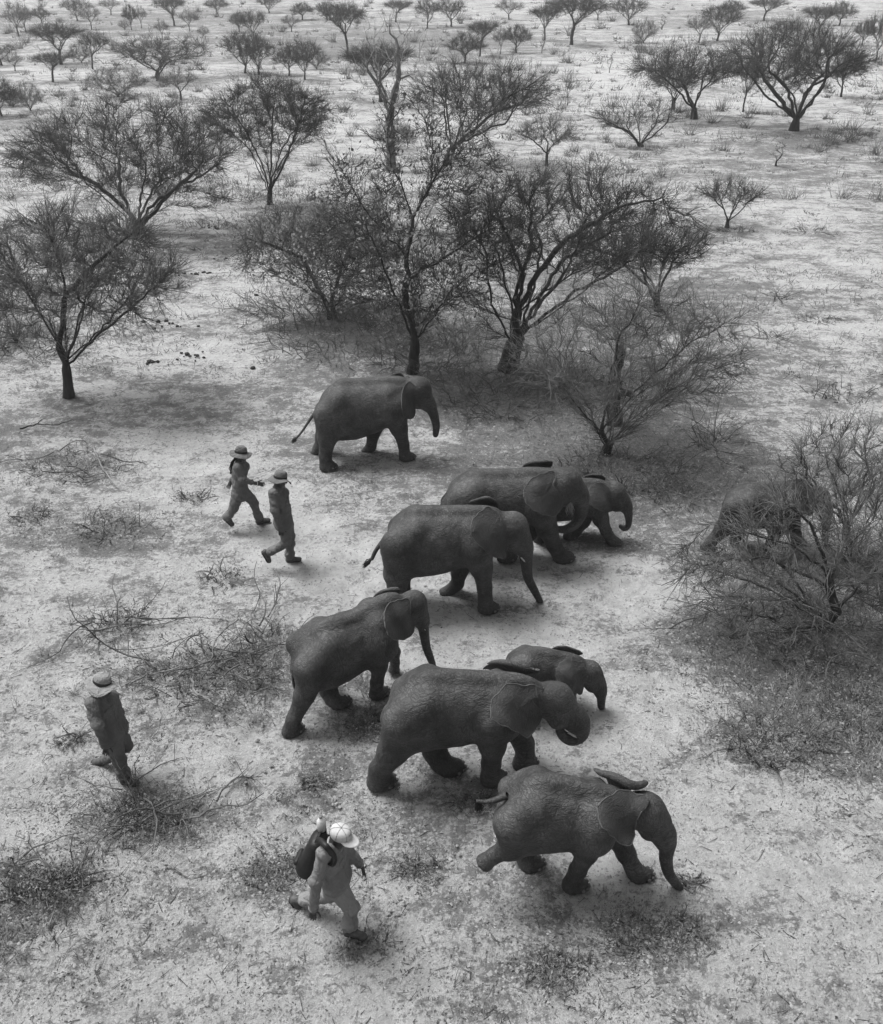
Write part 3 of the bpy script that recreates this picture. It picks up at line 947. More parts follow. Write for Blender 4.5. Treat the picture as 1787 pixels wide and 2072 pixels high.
    tl = [(p + [0.05, 0, 0] if i == 0 else p, r * k * 1.0) for i, ((p, k), (_, _, r)) in enumerate(zip(tl, tail))]
    p3 = np.array([p for p, _ in tl]); r3 = np.array([r for _, r in tl])
    q_ = np.linspace(0, len(p3) - 1, len(p3) * 5)
    tp3_, r3_ = [], []
    for t in q_:
        i = min(int(t), len(p3) - 2); w = t - i
        a, b, c, d_ = p3[max(i - 1, 0)], p3[i], p3[i + 1], p3[min(i + 2, len(p3) - 1)]
        tp3_.append(0.5 * (2 * b + (c - a) * w + (2 * a - 5 * b + 4 * c - d_) * w * w + (3 * b - a - 3 * c + d_) * w ** 3)); r3_.append(r3[i] * (1 - w) + r3[i + 1] * w)
    tp3_ = np.array(tp3_); r3_ = np.array(r3_)
    dn = unit(np.gradient(tp3_, axis=0))
    v, qd = ring_tubes(tp3_[:-1], tp3_[1:], dn[:-1], dn[1:], r3_[:-1], r3_[1:], 8)
    g.add(v, Q=qd)
    t_o = obj('tail', g.mesh('elephant_tail', True), M['skin'], e)
    if tuft:
        rng = np.random.default_rng(seed)
        a = np.repeat(tp3_[-3:], 24, 0); b, k = loc(*tuft)
        b = b + rng.normal(0, 0.022, (len(a), 3))
        v, tt_, qq = spikes(a + rng.normal(0, .006, a.shape), b, 0.006, (a + b) / 2 + rng.normal(0, .018, a.shape))
        g2 = Geo(); g2.add(v, tt_, qq)
        obj('tail_tuft', g2.mesh('tail_tuft'), M['hair'], t_o)
    # eyes
    if eye:
        p, k = loc(eye[0], eye[1], -hw * 0.84)
        for sgn in (1, -1):
            ff = Field((-0.06, -0.06, -0.06), (0.06, 0.06, 0.06), 0.008)
            ff.ellip((0, 0, 0), (0.026 * hgt / 1.7, 0.02, 0.02), 0)
            vv, qq = ff.nets()
            obj('eye', np_mesh('elephant_eye', vv, quads=qq, smooth=True), M['eye'], e, (p[0], p[1] * sgn, p[2]))
    if tusk:
        for sgn in (1, -1):
            (a, ka), (b, kb) = loc(tusk[0][0], tusk[0][1], -hw * .42 * sgn), loc(tusk[1][0], tusk[1][1], -hw * .55 * sgn)
            v, tt_, qq = spikes(np.array([a]), np.array([b + (b - a) * .5]), tusk[2] * ka, np.array([b]))
            g3 = Geo(); g3.add(v, tt_, qq)
            obj('tusk', g3.mesh('elephant_tusk', True), M['tusk'], e)
    # toenails on the planted feet
    g4 = Geo()
    for kname in feet:
        p, r = legj[kname][-1]
        for an in (-70, -35, 0, 35, 70):
            a = R(an)
            c = np.array([p[0] + 0.05 * hgt + math.cos(a) * r * .93, p[1] + math.sin(a) * r * .93, 0.03 * hgt])
            ff = Field((-0.05, -0.05, -0.05), (0.05, 0.05, 0.05), 0.012)
            ff.ellip((0, 0, 0), (0.018, 0.026, 0.026), 0)
            vv, qq = ff.nets()
            rot = np.array([[math.cos(a), -math.sin(a), 0], [math.sin(a), math.cos(a), 0], [0, 0, 1]])
            g4.add(vv @ rot.T + c, Q=qq)
    if g4.n: tag(obj('toenails', g4.mesh('toenails', True), M['nail'], e), kind='stuff')
    ELE.append((e, hgt, el))
    return e

def leg(j, foot=None): return {'j': j, 'foot': foot}

elephant('dark elephant below the tall tree, ear folded against its neck, beside two hatted people', (566.5, 728.4, .2038), 4,
    [(385, 430, 385, 620), (430, 335, 425, 740), (520, 245, 515, 800), (620, 200, 615, 800), (750, 200, 745, 792), (900, 197, 890, 745), (1000, 188, 990, 700), (1090, 178, 1080, 660), (1180, 187, 1170, 610), (1260, 197, 1250, 540)],
    [(1370, 290, 118), (1405, 370, 95)], [(1395, 440, 62)],
    [(1440, 400, 78), (1495, 470, 56), (1535, 570, 42), (1552, 660, 34), (1545, 745, 26)],
    {'nr': leg([(480, 560, 150), (475, 760, 95), (450, 950, 60), (460, 1070, 66)], (465, 1080)),
     'fr': leg([(470, 560, 130), (440, 760, 80), (385, 880, 55), (350, 950, 52)]),
     'nf': leg([(1150, 480, 120), (1185, 680, 82), (1228, 840, 54), (1245, 975, 62)], (1245, 985)),
     'ff': leg([(1000, 560, 110), (930, 720, 66), (905, 860, 50), (820, 955, 48)])},
    [(1290, 215), (1330, 250), (1335, 330), (1345, 430), (1345, 540), (1310, 582), (1245, 570), (1215, 500), (1208, 380), (1220, 300), (1250, 240)],
    [(355, 480, 20), (300, 590, 14), (220, 710, 11), (160, 780, 9)], (120, 815, 0), ((1455, 470), (1490, 485), 10), (1455, 380),
    ear_off=(0.19, 0.26), far_ear={'dz': 0.0, 'dx': -.12, 'sx': 1.5}, seed=1)

elephant('large elephant with wide open ear and trunk curled back, a smaller one beyond', (874, 922.6, .24456), 3,
    [(110, 320, 110, 480), (165, 225, 160, 570), (250, 155, 245, 600), (350, 118, 345, 605), (500, 120, 490, 600), (650, 122, 640, 590), (780, 108, 770, 575), (880, 112, 870, 545), (980, 122, 970, 500), (1050, 125, 1040, 440)],
    [(1110, 215, 112), (1160, 280, 95)], [(1130, 380, 62)],
    [(1195, 280, 82), (1232, 360, 62), (1240, 460, 48), (1190, 560, 40), (1110, 607, 32), (1045, 605, 25)],
    {'nr': leg([(280, 380, 150), (285, 620, 95), (290, 800, 66), (292, 915, 70)], (292, 925)),
     'fr': leg([(250, 380, 140), (210, 600, 85), (160, 760, 60), (140, 845, 66)], (140, 850)),
     'nf': leg([(900, 430, 120), (955, 600, 84), (1012, 740, 60), (1075, 850, 68)], (1085, 862)),
     'ff': leg([(900, 470, 110), (790, 640, 74), (660, 770, 56), (600, 850, 64)], (600, 858))},
    [(1010, 128), (920, 145), (835, 180), (785, 240), (758, 300), (770, 370), (820, 430), (900, 475), (1010, 497), (1080, 430), (1075, 350), (1040, 290), (1000, 240), (1020, 190)],
    [(105, 310, 16), (88, 360, 13), (85, 410, 10)], None, None, (1165, 300),
    ear_off=(0.16, 0.33), far_ear={'dz': 0.012}, seed=2)

elephant('small elephant half hidden behind the large one, trunk tip curled up', (874, 922.6, .24456), 4,
    [(850, 330, 850, 480), (920, 240, 910, 535), (1020, 205, 1010, 545), (1150, 195, 1140, 535), (1260, 197, 1250, 515), (1340, 205, 1330, 470), (1400, 215, 1390, 430), (1440, 225, 1430, 395)],
    [(1500, 310, 90), (1540, 365, 78)], [(1525, 425, 46)],
    [(1575, 375, 60), (1615, 440, 40), (1630, 520, 27), (1622, 580, 22), (1590, 602, 18), (1558, 578, 13)],
    {'nf': leg([(1370, 400, 90), (1400, 520, 62), (1440, 620, 44), (1498, 715, 48)], (1503, 728)),
     'ff': leg([(1310, 420, 80), (1250, 540, 58), (1190, 620, 44), (1130, 668, 46)], (1132, 678)),
     'nr': leg([(930, 400, 90), (900, 520, 60), (885, 610, 46), (880, 690, 48)], (880, 700)),
     'fr': leg([(940, 390, 85), (960, 500, 58), (965, 590, 45), (970, 650, 46)], (970, 660))},
    [(1370, 222), (1315, 255), (1290, 320), (1305, 395), (1390, 448), (1490, 460), (1497, 400), (1480, 330), (1470, 275), (1430, 232)],
    [(850, 360, 12), (835, 420, 9), (830, 470, 7)], None, None, (1580, 400), ear_off=(0.17, 0.30), far_ear={'dz': 0.012}, seed=3)

elephant('elephant in the middle of the herd with tail swung out behind and trunk hanging forward', (712.2, 995.4, .2355), 2,
    [(290, 420, 285, 600), (335, 270, 330, 690), (430, 180, 425, 730), (540, 122, 535, 735), (680, 124, 672, 722), (800, 128, 790, 700), (920, 130, 910, 660), (1010, 130, 1000, 640), (1100, 133, 1090, 600), (1190, 145, 1180, 520), (1250, 155, 1240, 470)],
    [(1375, 300, 125), (1420, 390, 102)], [(1385, 490, 62)],
    [(1450, 420, 88), (1490, 510, 62), (1500, 620, 48), (1515, 740, 38), (1570, 850, 32), (1622, 950, 24)],
    {'nf': leg([(1090, 470, 130), (1115, 650, 92), (1140, 820, 62), (1150, 1000, 70)], (1155, 1020)),
     'ff': leg([(1000, 520, 110), (925, 690, 66), (905, 790, 54), (800, 875, 52)]),
     'nr': leg([(400, 470, 160), (390, 700, 110), (388, 880, 78), (390, 1000, 78)], (390, 1015)),
     'fr': leg([(390, 470, 150), (420, 700, 92), (430, 840, 68), (440, 950, 72)], (440, 958))},
    [(1170, 130), (1110, 165), (1045, 230), (1022, 310), (1040, 400), (1110, 470), (1190, 540), (1310, 572), (1330, 500), (1345, 390), (1320, 310), (1285, 270), (1260, 190)],
    [(275, 380, 24), (215, 490, 18), (170, 580, 16)], (95, 645, 0), ((1455, 560), (1478, 590), 12), (1452, 455),
    ear_off=(0.17, 0.31), far_ear={'dz': 0.012}, seed=4)

elephant('elephant heading away beside the thorny brush, hind leg stretched back, thin tail down', (550.3, 1173.5, .19927), 24,
    [(245, 780, 265, 1040), (300, 640, 310, 1130), (400, 510, 405, 1140), (540, 405, 540, 1115), (700, 352, 700, 1040), (850, 320, 850, 945), (1000, 235, 1000, 825), (1100, 190, 1100, 740), (1180, 165, 1180, 640), (1260, 145, 1260, 560)],
    [(1430, 240, 122), (1470, 330, 98)], [(1450, 425, 58)],
    [(1505, 370, 78), (1530, 450, 56), (1548, 560, 46), (1572, 690, 40), (1612, 800, 34), (1645, 890, 26)],
    {'nr': leg([(410, 900, 170), (335, 1170, 105), (220, 1420, 72), (178, 1550, 80)], (182, 1560)),
     'fr': leg([(540, 950, 140), (580, 1120, 85), (620, 1220, 72), (670, 1268, 74)], (678, 1280)),
     'nf': leg([(1110, 660, 125), (1090, 870, 84), (1065, 1040, 62), (1058, 1165, 74)], (1060, 1182)),
     'ff': leg([(1150, 580, 110), (1245, 730, 56), (1250, 840, 44), (1240, 915, 50)])},
    [(1370, 190), (1270, 210), (1185, 245), (1143, 340), (1150, 470), (1195, 575), (1250, 605), (1350, 600), (1435, 540), (1450, 430), (1400, 320), (1420, 240)],
    [(240, 790, 20), (214, 950, 16), (240, 1120, 14), (315, 1265, 10)], None, ((1525, 470), (1550, 500), 12), (1500, 300),
    ear_off=(0.17, 0.30), far_ear={'dz': -0.02}, seed=5)

elephant('smallest elephant calf walking behind the back of the big trunk-to-mouth elephant', (728.4, 1294.9, .2853), 3,
    [(1035, 165, 1035, 250), (1085, 100, 1075, 325), (1160, 60, 1150, 358), (1250, 53, 1240, 368), (1350, 72, 1340, 358), (1430, 98, 1420, 338), (1510, 118, 1500, 305), (1560, 130, 1550, 270)],
    [(1620, 232, 78), (1665, 292, 62)], [(1650, 342, 38)],
    [(1693, 315, 46), (1710, 395, 31), (1712, 480, 23), (1720, 550, 17), (1732, 595, 12)],
    {'nf': leg([(1475, 270, 75), (1488, 350, 50), (1492, 420, 38), (1500, 500, 42)], (1502, 508)),
     'ff': leg([(1450, 260, 70), (1430, 350, 48), (1415, 420, 37), (1400, 480, 40)], (1400, 486)),
     'nr': leg([(1120, 230, 85), (1105, 360, 55), (1095, 440, 40), (1090, 510, 43)], (1090, 518)),
     'fr': leg([(1130, 220, 80), (1150, 350, 52), (1155, 420, 40), (1160, 475, 42)], (1160, 482))},
    [(1455, 140), (1405, 185), (1390, 245), (1415, 310), (1490, 355), (1570, 385), (1588, 310), (1570, 240), (1600, 195), (1590, 160), (1520, 148)],
    [(1040, 140, 15), (1008, 175, 12), (978, 212, 9)], None, None, (1672, 325), ear_off=(0.18, 0.30), far_ear={'dz': 0.012}, h=0.018, seed=6)

elephant('big elephant with its trunk curled into its mouth and a ragged open ear', (728.4, 1294.9, .2853), 4,
    [(195, 460, 195, 660), (245, 350, 245, 770), (350, 262, 350, 800), (480, 200, 475, 780), (600, 198, 590, 760), (720, 213, 710, 748), (850, 222, 840, 712), (960, 232, 950, 680), (1060, 242, 1050, 640), (1160, 262, 1150, 600), (1230, 278, 1220, 560)],
    [(1375, 425, 125), (1430, 500, 110)], [(1395, 595, 50)],
    [(1500, 535, 92), (1555, 600, 72), (1562, 668, 55), (1505, 705, 42), (1445, 682, 34), (1415, 640, 26)],
    {'nr': leg([(320, 580, 165), (235, 790, 104), (142, 920, 76), (132, 1010, 84)], (138, 1020)),
     'fr': leg([(470, 600, 140), (535, 790, 82), (570, 860, 72), (622, 920, 78)], (630, 925)),
     'nf': leg([(965, 580, 130), (945, 750, 90), (930, 880, 66), (928, 985, 76)], (930, 1000)),
     'ff': leg([(1080, 590, 110), (1165, 735, 70), (1175, 810, 60), (1148, 885, 68)], (1150, 895))},
    [(1050, 310), (990, 370), (935, 430), (928, 500), (935, 560), (1000, 600), (1080, 635), (1190, 690), (1245, 630), (1290, 560), (1280, 500), (1225, 430), (1300, 370), (1270, 325), (1150, 322)],
    [(215, 440, 24), (188, 540, 16), (183, 645, 12)], None, ((1478, 655), (1520, 682), 14), (1440, 555),
    ear_off=(0.17, 0.33), far_ear={'dz': 0.012, 'roll': .022}, seed=7)

elephant('foremost elephant at the bottom with one hind foot kicked up behind and tail held out', (938.8, 1537.7, .27173), -4,
    [(285, 310, 290, 600), (340, 190, 345, 690), (430, 115, 430, 705), (540, 86, 535, 690), (660, 98, 655, 680), (780, 118, 775, 670), (900, 158, 890, 650), (1000, 190, 990, 610), (1090, 215, 1080, 560), (1170, 235, 1160, 520)],
    [(1345, 375, 132), (1420, 465, 112)], [(1370, 555, 55)],
    [(1475, 530, 92), (1510, 640, 58), (1505, 740, 46), (1525, 840, 38), (1570, 910, 32), (1605, 950, 26)],
    {'nr': leg([(390, 490, 160), (345, 655, 86), (228, 710, 54), (155, 762, 62)]),
     'fr': leg([(440, 560, 125), (455, 700, 70), (470, 750, 60), (480, 785, 68)], (485, 790)),
     'nf': leg([(995, 520, 125), (915, 690, 80), (850, 820, 62), (800, 935, 72)], (805, 950)),
     'ff': leg([(1130, 540, 108), (1212, 700, 66), (1258, 800, 58), (1288, 862, 68)], (1290, 870))},
    [(1180, 222), (1100, 260), (1010, 325), (1000, 420), (1030, 500), (1090, 555), (1150, 610), (1220, 642), (1265, 590), (1275, 500), (1300, 420), (1380, 330), (1370, 282), (1280, 250)],
    [(290, 262, 28), (235, 298, 23), (170, 312, 18), (90, 306, 12)], (115, 385, 0), None, (1420, 570),
    ear_off=(0.17, 0.31), far_ear={'dz': 0.012, 'roll': .026}, seed=8)

elephant('elephant seen through the twigs of the thorn bush on the right', (1214, 768.8, .4103), 3,
    [(615, 590, 615, 640), (645, 548, 645, 700), (720, 517, 720, 735), (800, 507, 800, 735), (880, 507, 880, 722), (960, 512, 960, 695), (1010, 520, 1010, 660)],
    [(1075, 580, 48), (1095, 612, 40)], [(1085, 650, 22)],
    [(1110, 620, 34), (1116, 690, 22), (1112, 770, 16), (1105, 835, 12)],
    {'nr': leg([(665, 630, 62), (612, 730, 40), (548, 800, 27), (525, 832, 30)], (527, 838)),
     'fr': leg([(690, 630, 58), (678, 735, 35), (672, 785, 28), (672, 812, 30)], (674, 816)),
     'nf': leg([(905, 640, 55), (870, 740, 36), (848, 800, 26), (842, 838, 30)], (844, 843)),
     'ff': leg([(940, 635, 50), (957, 715, 32), (968, 770, 25), (972, 806, 28)], (974, 810))},
    [(1010, 540), (980, 580), (990, 640), (1040, 670), (1062, 620), (1050, 560)],
    [(612, 600, 7), (606, 640, 5), (604, 680, 4)], None, None, (1105, 610), ear_off=(0.17, 0.28), far_ear={'dz': 0.012}, h=0.026, seed=9)

# ------------------------------------------------------------------ people
M['skin_p'] = noise_mat('dark_skin', 0.022, 0.035, 30, 3, 0.5, 0.2, 0.003, spec=0.4)
def cloth_mat(name, v):
    m, N, L, b = node_mat(name)
    tc = N.new('ShaderNodeTexCoord')
    n = N.new('ShaderNodeTexNoise'); n.inputs['Scale'].default_value = 7; n.inputs['Detail'].default_value = 5; n.inputs['Distortion'].default_value = 1.2
    n2 = N.new('ShaderNodeTexNoise'); n2.inputs['Scale'].default_value = 3; n2.inputs['Detail'].default_value = 4
    mp = N.new('ShaderNodeMapping'); mp.inputs['Scale'].default_value = (1.6, 1.6, 0.8)
    L.new(tc.outputs['Object'], mp.inputs[0]); L.new(mp.outputs[0], n.inputs['Vector']); L.new(tc.outputs['Object'], n2.inputs['Vector'])
    r = grey_ramp(N, [(0.3, v * 0.75), (0.7, v * 1.25)])
    L.new(n2.outputs['Fac'], r.inputs[0]); L.new(r.outputs[0], b.inputs['Base Color'])
    bp = N.new('ShaderNodeBump'); bp.inputs['Strength'].default_value = 0.9; bp.inputs['Distance'].default_value = 0.05
    L.new(n.outputs['Fac'], bp.inputs['Height']); L.new(bp.outputs[0], b.inputs['Normal'])
    b.inputs['Roughness'].default_value = 0.85
    return m
M['shirt'] = cloth_mat('workwear_shirt', 0.10)
M['shirt_pale'] = cloth_mat('pale_workwear_shirt', 0.155)
M['trousers'] = cloth_mat('workwear_trousers', 0.11)
M['trousers_pale'] = cloth_mat('pale_workwear_trousers', 0.19)
M['hat'] = cloth_mat('hat_cloth', 0.11)
M['hat_pale'] = cloth_mat('pale_hat_cloth', 0.21)
M['band'] = noise_mat('hat_band', 0.012, 0.03, 20)
M['white'] = noise_mat('white_cotton', 0.36, 0.46, 20, bump=0.15)
M['boot'] = noise_mat('boot_leather', 0.035, 0.09, 18, 4, 0.6, 0.4, 0.004)
M['sole'] = noise_mat('boot_sole', 0.02, 0.03, 30)
M['pack'] = noise_mat('backpack_nylon', 0.008, 0.014, 25, 3, 0.5, 0.3, 0.004)
M['plastic'] = noise_mat('clear_plastic', 0.45, 0.6, 12, 2, 0.25, 0, spec=0.5)
M['cap_bottle'] = noise_mat('bottle_cap', 0.08, 0.12, 12, 2, 0.4, 0)
M['eyewhite'] = noise_mat('eye_white', 0.45, 0.5, 12, 2, 0.3, 0)

def lathe(prof, n=40, sx=1.0, sy=1.0, wave=0.0, seed=0):
    rng = np.random.default_rng(seed); ph = rng.random(3) * 6.28
    th = np.arange(n) * 2 * math.pi / n
    V = []
    for (r, z) in prof:
        w = wave * (r ** 2) * (np.sin(2 * th + ph[0]) + 0.6 * np.sin(3 * th + ph[1]))
        V.append(np.stack([r * sx * np.cos(th), r * sy * np.sin(th), z + w], 1))
    V = np.concatenate(V)
    i = np.arange(n); j = (i + 1) % n
    Q = np.concatenate([np.stack([k * n + i, k * n + j, (k + 1) * n + j, (k + 1) * n + i], 1) for k in range(len(prof) - 1)])
    return V, Q

def hand(f, w, d, thumb, curl, rr=1.0):
    """palm, four fingers and thumb; d along the hand, thumb = direction of the thumb side, curl = finger bend"""
    d = unit(np.array(d, float)); t = np.array(thumb, float); t = unit(t - d * (t @ d)); n = np.cross(d, t)
    f.cone(w - d * .02, w + d * .02, .026, .027, .02)
    c = w + d * 0.055
    f.ellip(c, (0.05, 0.040, 0.019), 0.02, np.stack([d, t, n], 1))
    for i, (o, L) in enumerate(((0.030, .072), (0.010, .080), (-0.011, .075), (-0.030, .058))):
        p = w + d * 0.088 + t * o; dd = d.copy(); cur = curl * (0.85 + 0.12 * i)
        dd = unit(dd + t * o * 2.5)
        for s, (l, r) in enumerate(((.45, .0098), (.32, .009), (.23, .0082))):
            ang = cur * (0.6 if s == 0 else 1.0)
            dd = unit(dd * math.cos(ang) + n * math.sin(ang))
            q = p + dd * L * l
            f.cone(p, q, r, r * .93, 0.006); p = q
    p = w + d * 0.03 + t * 0.030; dd = unit(d * .62 + t * .78 + n * .25)
    for l, r in ((.038, .0115), (.03, .0098), (.022, .009)):
        q = p + dd * l; f.cone(p, q, r, r * .92, 0.008); p = q
        dd = unit(dd + d * .35 + n * .25)

def person(label, reg, heading, J, face, hat=None, shirt='shirt', trousers='trousers', hatmat='hat', thumbs=None, curls=(0.35, 0.35), sleeve=(0.97, 0.97), seed=0, planted='n', hair=None, bulk=1.0):
    ox, oy, fc = reg
    hd = R(heading)
    X = np.array([math.cos(hd), math.sin(hd), 0]); Y = np.array([-math.sin(hd), math.cos(hd), 0])
    lg = J[planted + 'leg']
    g = gp(ox + J['ground'][0] * fc, oy + J['ground'][1] * fc)
    O = g - Y * (-0.09 if planted == 'n' else 0.09)
    O = O.copy(); O[2] = 0
    def loc(x, y, off=0.0):
        p = on_plane(ox + x * fc, oy + y * fc, O + Y * off, Y)
        return np.array([(p - O) @ X, off, p[2]])
    e = empty('person', tuple(O), hd); tag(e, label, 'person', 'people walking beside the elephants')
    pel, ch, nk = loc(*J['pelvis']), loc(*J['chest']), loc(*J['neck'])
    hc = loc(*J['head'])
    fy, fp = R(face[0]), R(face[1])
    F_ = np.array([math.cos(fy) * math.cos(fp), math.sin(fy) * math.cos(fp), math.sin(fp)])
    S_ = unit(np.cross([0, 0, 1.0], F_)); U_ = np.cross(F_, S_)
    arms = {k: [loc(*p) for p in J[k + 'arm']] for k in 'nf'}
    legs = {k: [loc(*p) for p in J[k + 'leg']] for k in 'nf'}
    allp = np.array([pel, ch, nk, hc] + sum(arms.values(), []) + sum(legs.values(), []))
    lo = allp.min(0) - .30; hi = allp.max(0) + .30; lo[2] = max(lo[2], -0.05)
    h = 0.0082
    f = Field(lo, hi, h)
    # skin: head, neck, trunk, limbs, hands
    rot = np.stack([F_, S_, U_], 1)
    f.ellip(hc + U_ * .02 - F_ * .012, (.098, .078, .098), .02, rot)
    f.ellip(hc + F_ * .035 - U_ * .055, (.058, .054, .062), .04, rot)
    f.cone(hc + F_ * .092 - U_ * .0, hc + F_ * .112 - U_ * .032, .010, .017, .015)
    f.ellip(hc + F_ * .088 - U_ * .066, (.014, .026, .009), .012, rot)
    f.ellip(hc + F_ * .078 - U_ * .10, (.02, .022, .018), .02, rot)
    for sg in (1, -1):
        f.ellip(hc + S_ * sg * .078 - F_ * .01 - U_ * .012, (.020, .008, .031), .008, rot)
        f.ellip(hc + F_ * .078 + S_ * sg * .033 + U_ * .022, (.014, .024, .009), .014, rot)
    f.cone(nk, hc - U_ * .05 - F_ * .015, .062, .055, .03)
    f.cone(ch, nk, .10, .065, .05, .62); f.cone(pel, ch, .095, .11, .05, .65)
    shy = {}
    for k in 'nf':
        sg = -1 if k == 'n' else 1
        a = arms[k]
        f.cone(a[0], a[1], .048, .040, .03); f.cone(a[1], a[2], .040, .026, .02)
        th = (thumbs or {}).get(k, (1, 0, 0.3))
        hand(f, a[2], a[3] - a[2], th, curls[0 if k == 'n' else 1])
        l = legs[k]
        f.cone(l[0], l[1], .075, .05, .04); f.cone(l[1], l[2], .05, .036, .03); f.cone(l[2], l[2] * .5 + l[4] * .5, .036, .03, .02)
    V, Q = f.nets()
    obj('body', np_mesh('person_body', V, quads=Q, smooth=True), M['skin_p'], e)
    for sg in (1, -1):
        ff = Field((-.03,) * 3, (.03,) * 3, .006); ff.ellip((0, 0, 0), (.011, .014, .008), 0)
        v, q = ff.nets()
        obj('eye', np_mesh('person_eye', v, quads=q, smooth=True), M['eyewhite'], e, tuple(hc + F_ * .086 + S_ * sg * .033 + U_ * .008))
    # shirt
    hs = 0.0105
    b = bulk
    f = Field(lo, hi, hs)
    hem = J.get('hem'); hem = loc(*hem) if hem else pel + (pel - ch) * .15
    f.cone(ch, nk + (ch - nk) * .18, .128 * b, .075, .05, .60)
    f.cone(pel * .5 + ch * .5, ch, .122 * b, .132 * b, .06, .62)
    f.cone(hem, pel * .5 + ch * .5, .152 * b, .124 * b, .05, .66)
    for k in 'nf':
        a = arms[k]
        f.cone(nk * .35 + ch * .15 + a[0] * .5, a[0], .072, .068, .05)
        f.cone(a[0], a[1], .070 * b, .060 * b, .05)
        sl = sleeve[0 if k == 'n' else 1]
        w = a[1] + (a[2] - a[1]) * sl
        f.cone(a[1], w, .060 * b, .048 * b, .03)
        for i in range(3):                                # creases at the elbow
            q = a[1] + (a[0] - a[1]) * (.12 - .1 * i)
            f.ellip(q + np.array([0.012 * (-1) ** i, 0, 0]), (.062 * b, .060 * b, .018), .03)
    # collar
    for i in range(14):
        an = i / 14 * 2 * math.pi
        c = nk + (ch - nk) * (.05 + .12 * max(0, math.cos(an))) + np.array([math.cos(an) * .068, math.sin(an) * .075, 0.0])
        an2 = (i + 1) / 14 * 2 * math.pi
        c2 = nk + (ch - nk) * (.05 + .12 * max(0, math.cos(an2))) + np.array([math.cos(an2) * .068, math.sin(an2) * .075, 0.0])
        f.cone(c, c2, .018, .018, .012)
    # open the neck and the hem
    V, Q = f.nets()
    V = V + 0.030 * np.stack([vnoise(V[:, 2] * 15 + V[:, 0] * 8, V[:, 1] * 7 + V[:, 0] * 5, 3 + i, 3) - .5 for i in range(3)], 1)
    so = obj('shirt', np_mesh('shirt', V, quads=Q, smooth=True), M[shirt], e)
    # front placket, cuffs, chest pocket flap: laid on the cloth
    bv = BVHTree.FromPolygons([Vector(v) for v in V], [tuple(int(i) for i in q) for q in Q])
    def lay(name, path, w, mat, lift=.004):
        P_ = []
        for o_, dr in path:
            hit = bv.ray_cast(Vector(o_ + dr * .5), Vector(-dr))
            if hit[0] is not None: P_.append(np.array(hit[0]) + dr * lift)
        if len(P_) < 3: return
        P_ = np.array(P_); D_ = unit(np.gradient(P_, axis=0)); sd_ = unit(np.cross(D_, path[0][1]))
        th_ = path[0][1] * .006
        Vs = np.stack([P_ + sd_ * w, P_ - sd_ * w, P_ - sd_ * w - th_, P_ + sd_ * w - th_], 1).reshape(-1, 3)
        Qs = [(i * 4 + k, i * 4 + (k + 1) % 4, i * 4 + 4 + (k + 1) % 4, i * 4 + 4 + k) for i in range(len(P_) - 1) for k in range(4)]
        obj(name, np_mesh(name, Vs, quads=Qs), mat, so)
    axs = unit(hem - nk); fr = unit(np.array([1.0, 0, 0]) - axs * axs[0])
    lay('placket', [(nk + (hem - nk) * t_, fr) for t_ in np.linspace(.12, 1.05, 14)], .016, M[shirt])
    rt = np.array([0, -1.0, 0]); fd = unit(fr + rt * .55)
    c0 = nk + (hem - nk) * .30
    lay('pocket_flap', [(c0 + unit(np.cross(axs, fd)) * s_, fd) for s_ in np.linspace(-.06, .06, 6)], .022, M[shirt])
    for k in 'nf':
        a = arms[k]; sl = sleeve[0 if k == 'n' else 1]; w_ = a[1] + (a[2] - a[1]) * sl; dd = unit(a[2] - a[1])
        u1 = unit(np.cross(dd, [0.3, 1, 0.2])); u2_ = np.cross(dd, u1)
        A_ = np.array([w_ + (u1 * math.cos(t_) + u2_ * math.sin(t_)) * .049 * b for t_ in np.linspace(0, 2 * math.pi, 15)])
        D_ = unit(np.gradient(A_, axis=0)); v, q = ring_tubes(A_[:-1], A_[1:], D_[:-1], D_[1:], np.full(14, .009), np.full(14, .009), 5)
        obj('cuff', np_mesh('cuff', v, quads=q, smooth=True), M[shirt], so)
    # trousers
    b = min(bulk, 1.0)
    f = Field(lo, hi, hs)
    f.cone(pel + (ch - pel) * .12, pel, .112 * b, .125 * b, .05, .68)
    for k in 'nf':
        l = legs[k]
        f.cone(pel * .3 + l[0] * .7, l[1] * .55 + l[0] * .45, .112 * b, .092 * b, .05)
        f.cone(l[1] * .55 + l[0] * .45, l[1], .092 * b, .078 * b, .04)
        an = l[2] + (l[1] - l[2]) * .10
        f.cone(l[1], an, .078 * b, .072 * b, .04)
        for i in range(4):                                # bunching above the boot and behind the knee
            q = an + (l[1] - an) * (.03 + .10 * i)
            f.ellip(q + np.array([.012 * (-1) ** i, 0, 0]), (.078 * b, .074 * b, .020), .035)
        f.ellip(l[1] + np.array([.01, 0, 0]), (.08, .078, .05), .04)
    V, Q = f.nets()
    V = V + 0.030 * np.stack([vnoise(V[:, 2] * 12 + V[:, 0] * 6, V[:, 1] * 10 + V[:, 0] * 7, 13 + i, 3) - .5 for i in range(3)], 1)
    obj('trousers', np_mesh('trousers', V, quads=Q, smooth=True), M[trousers], e)
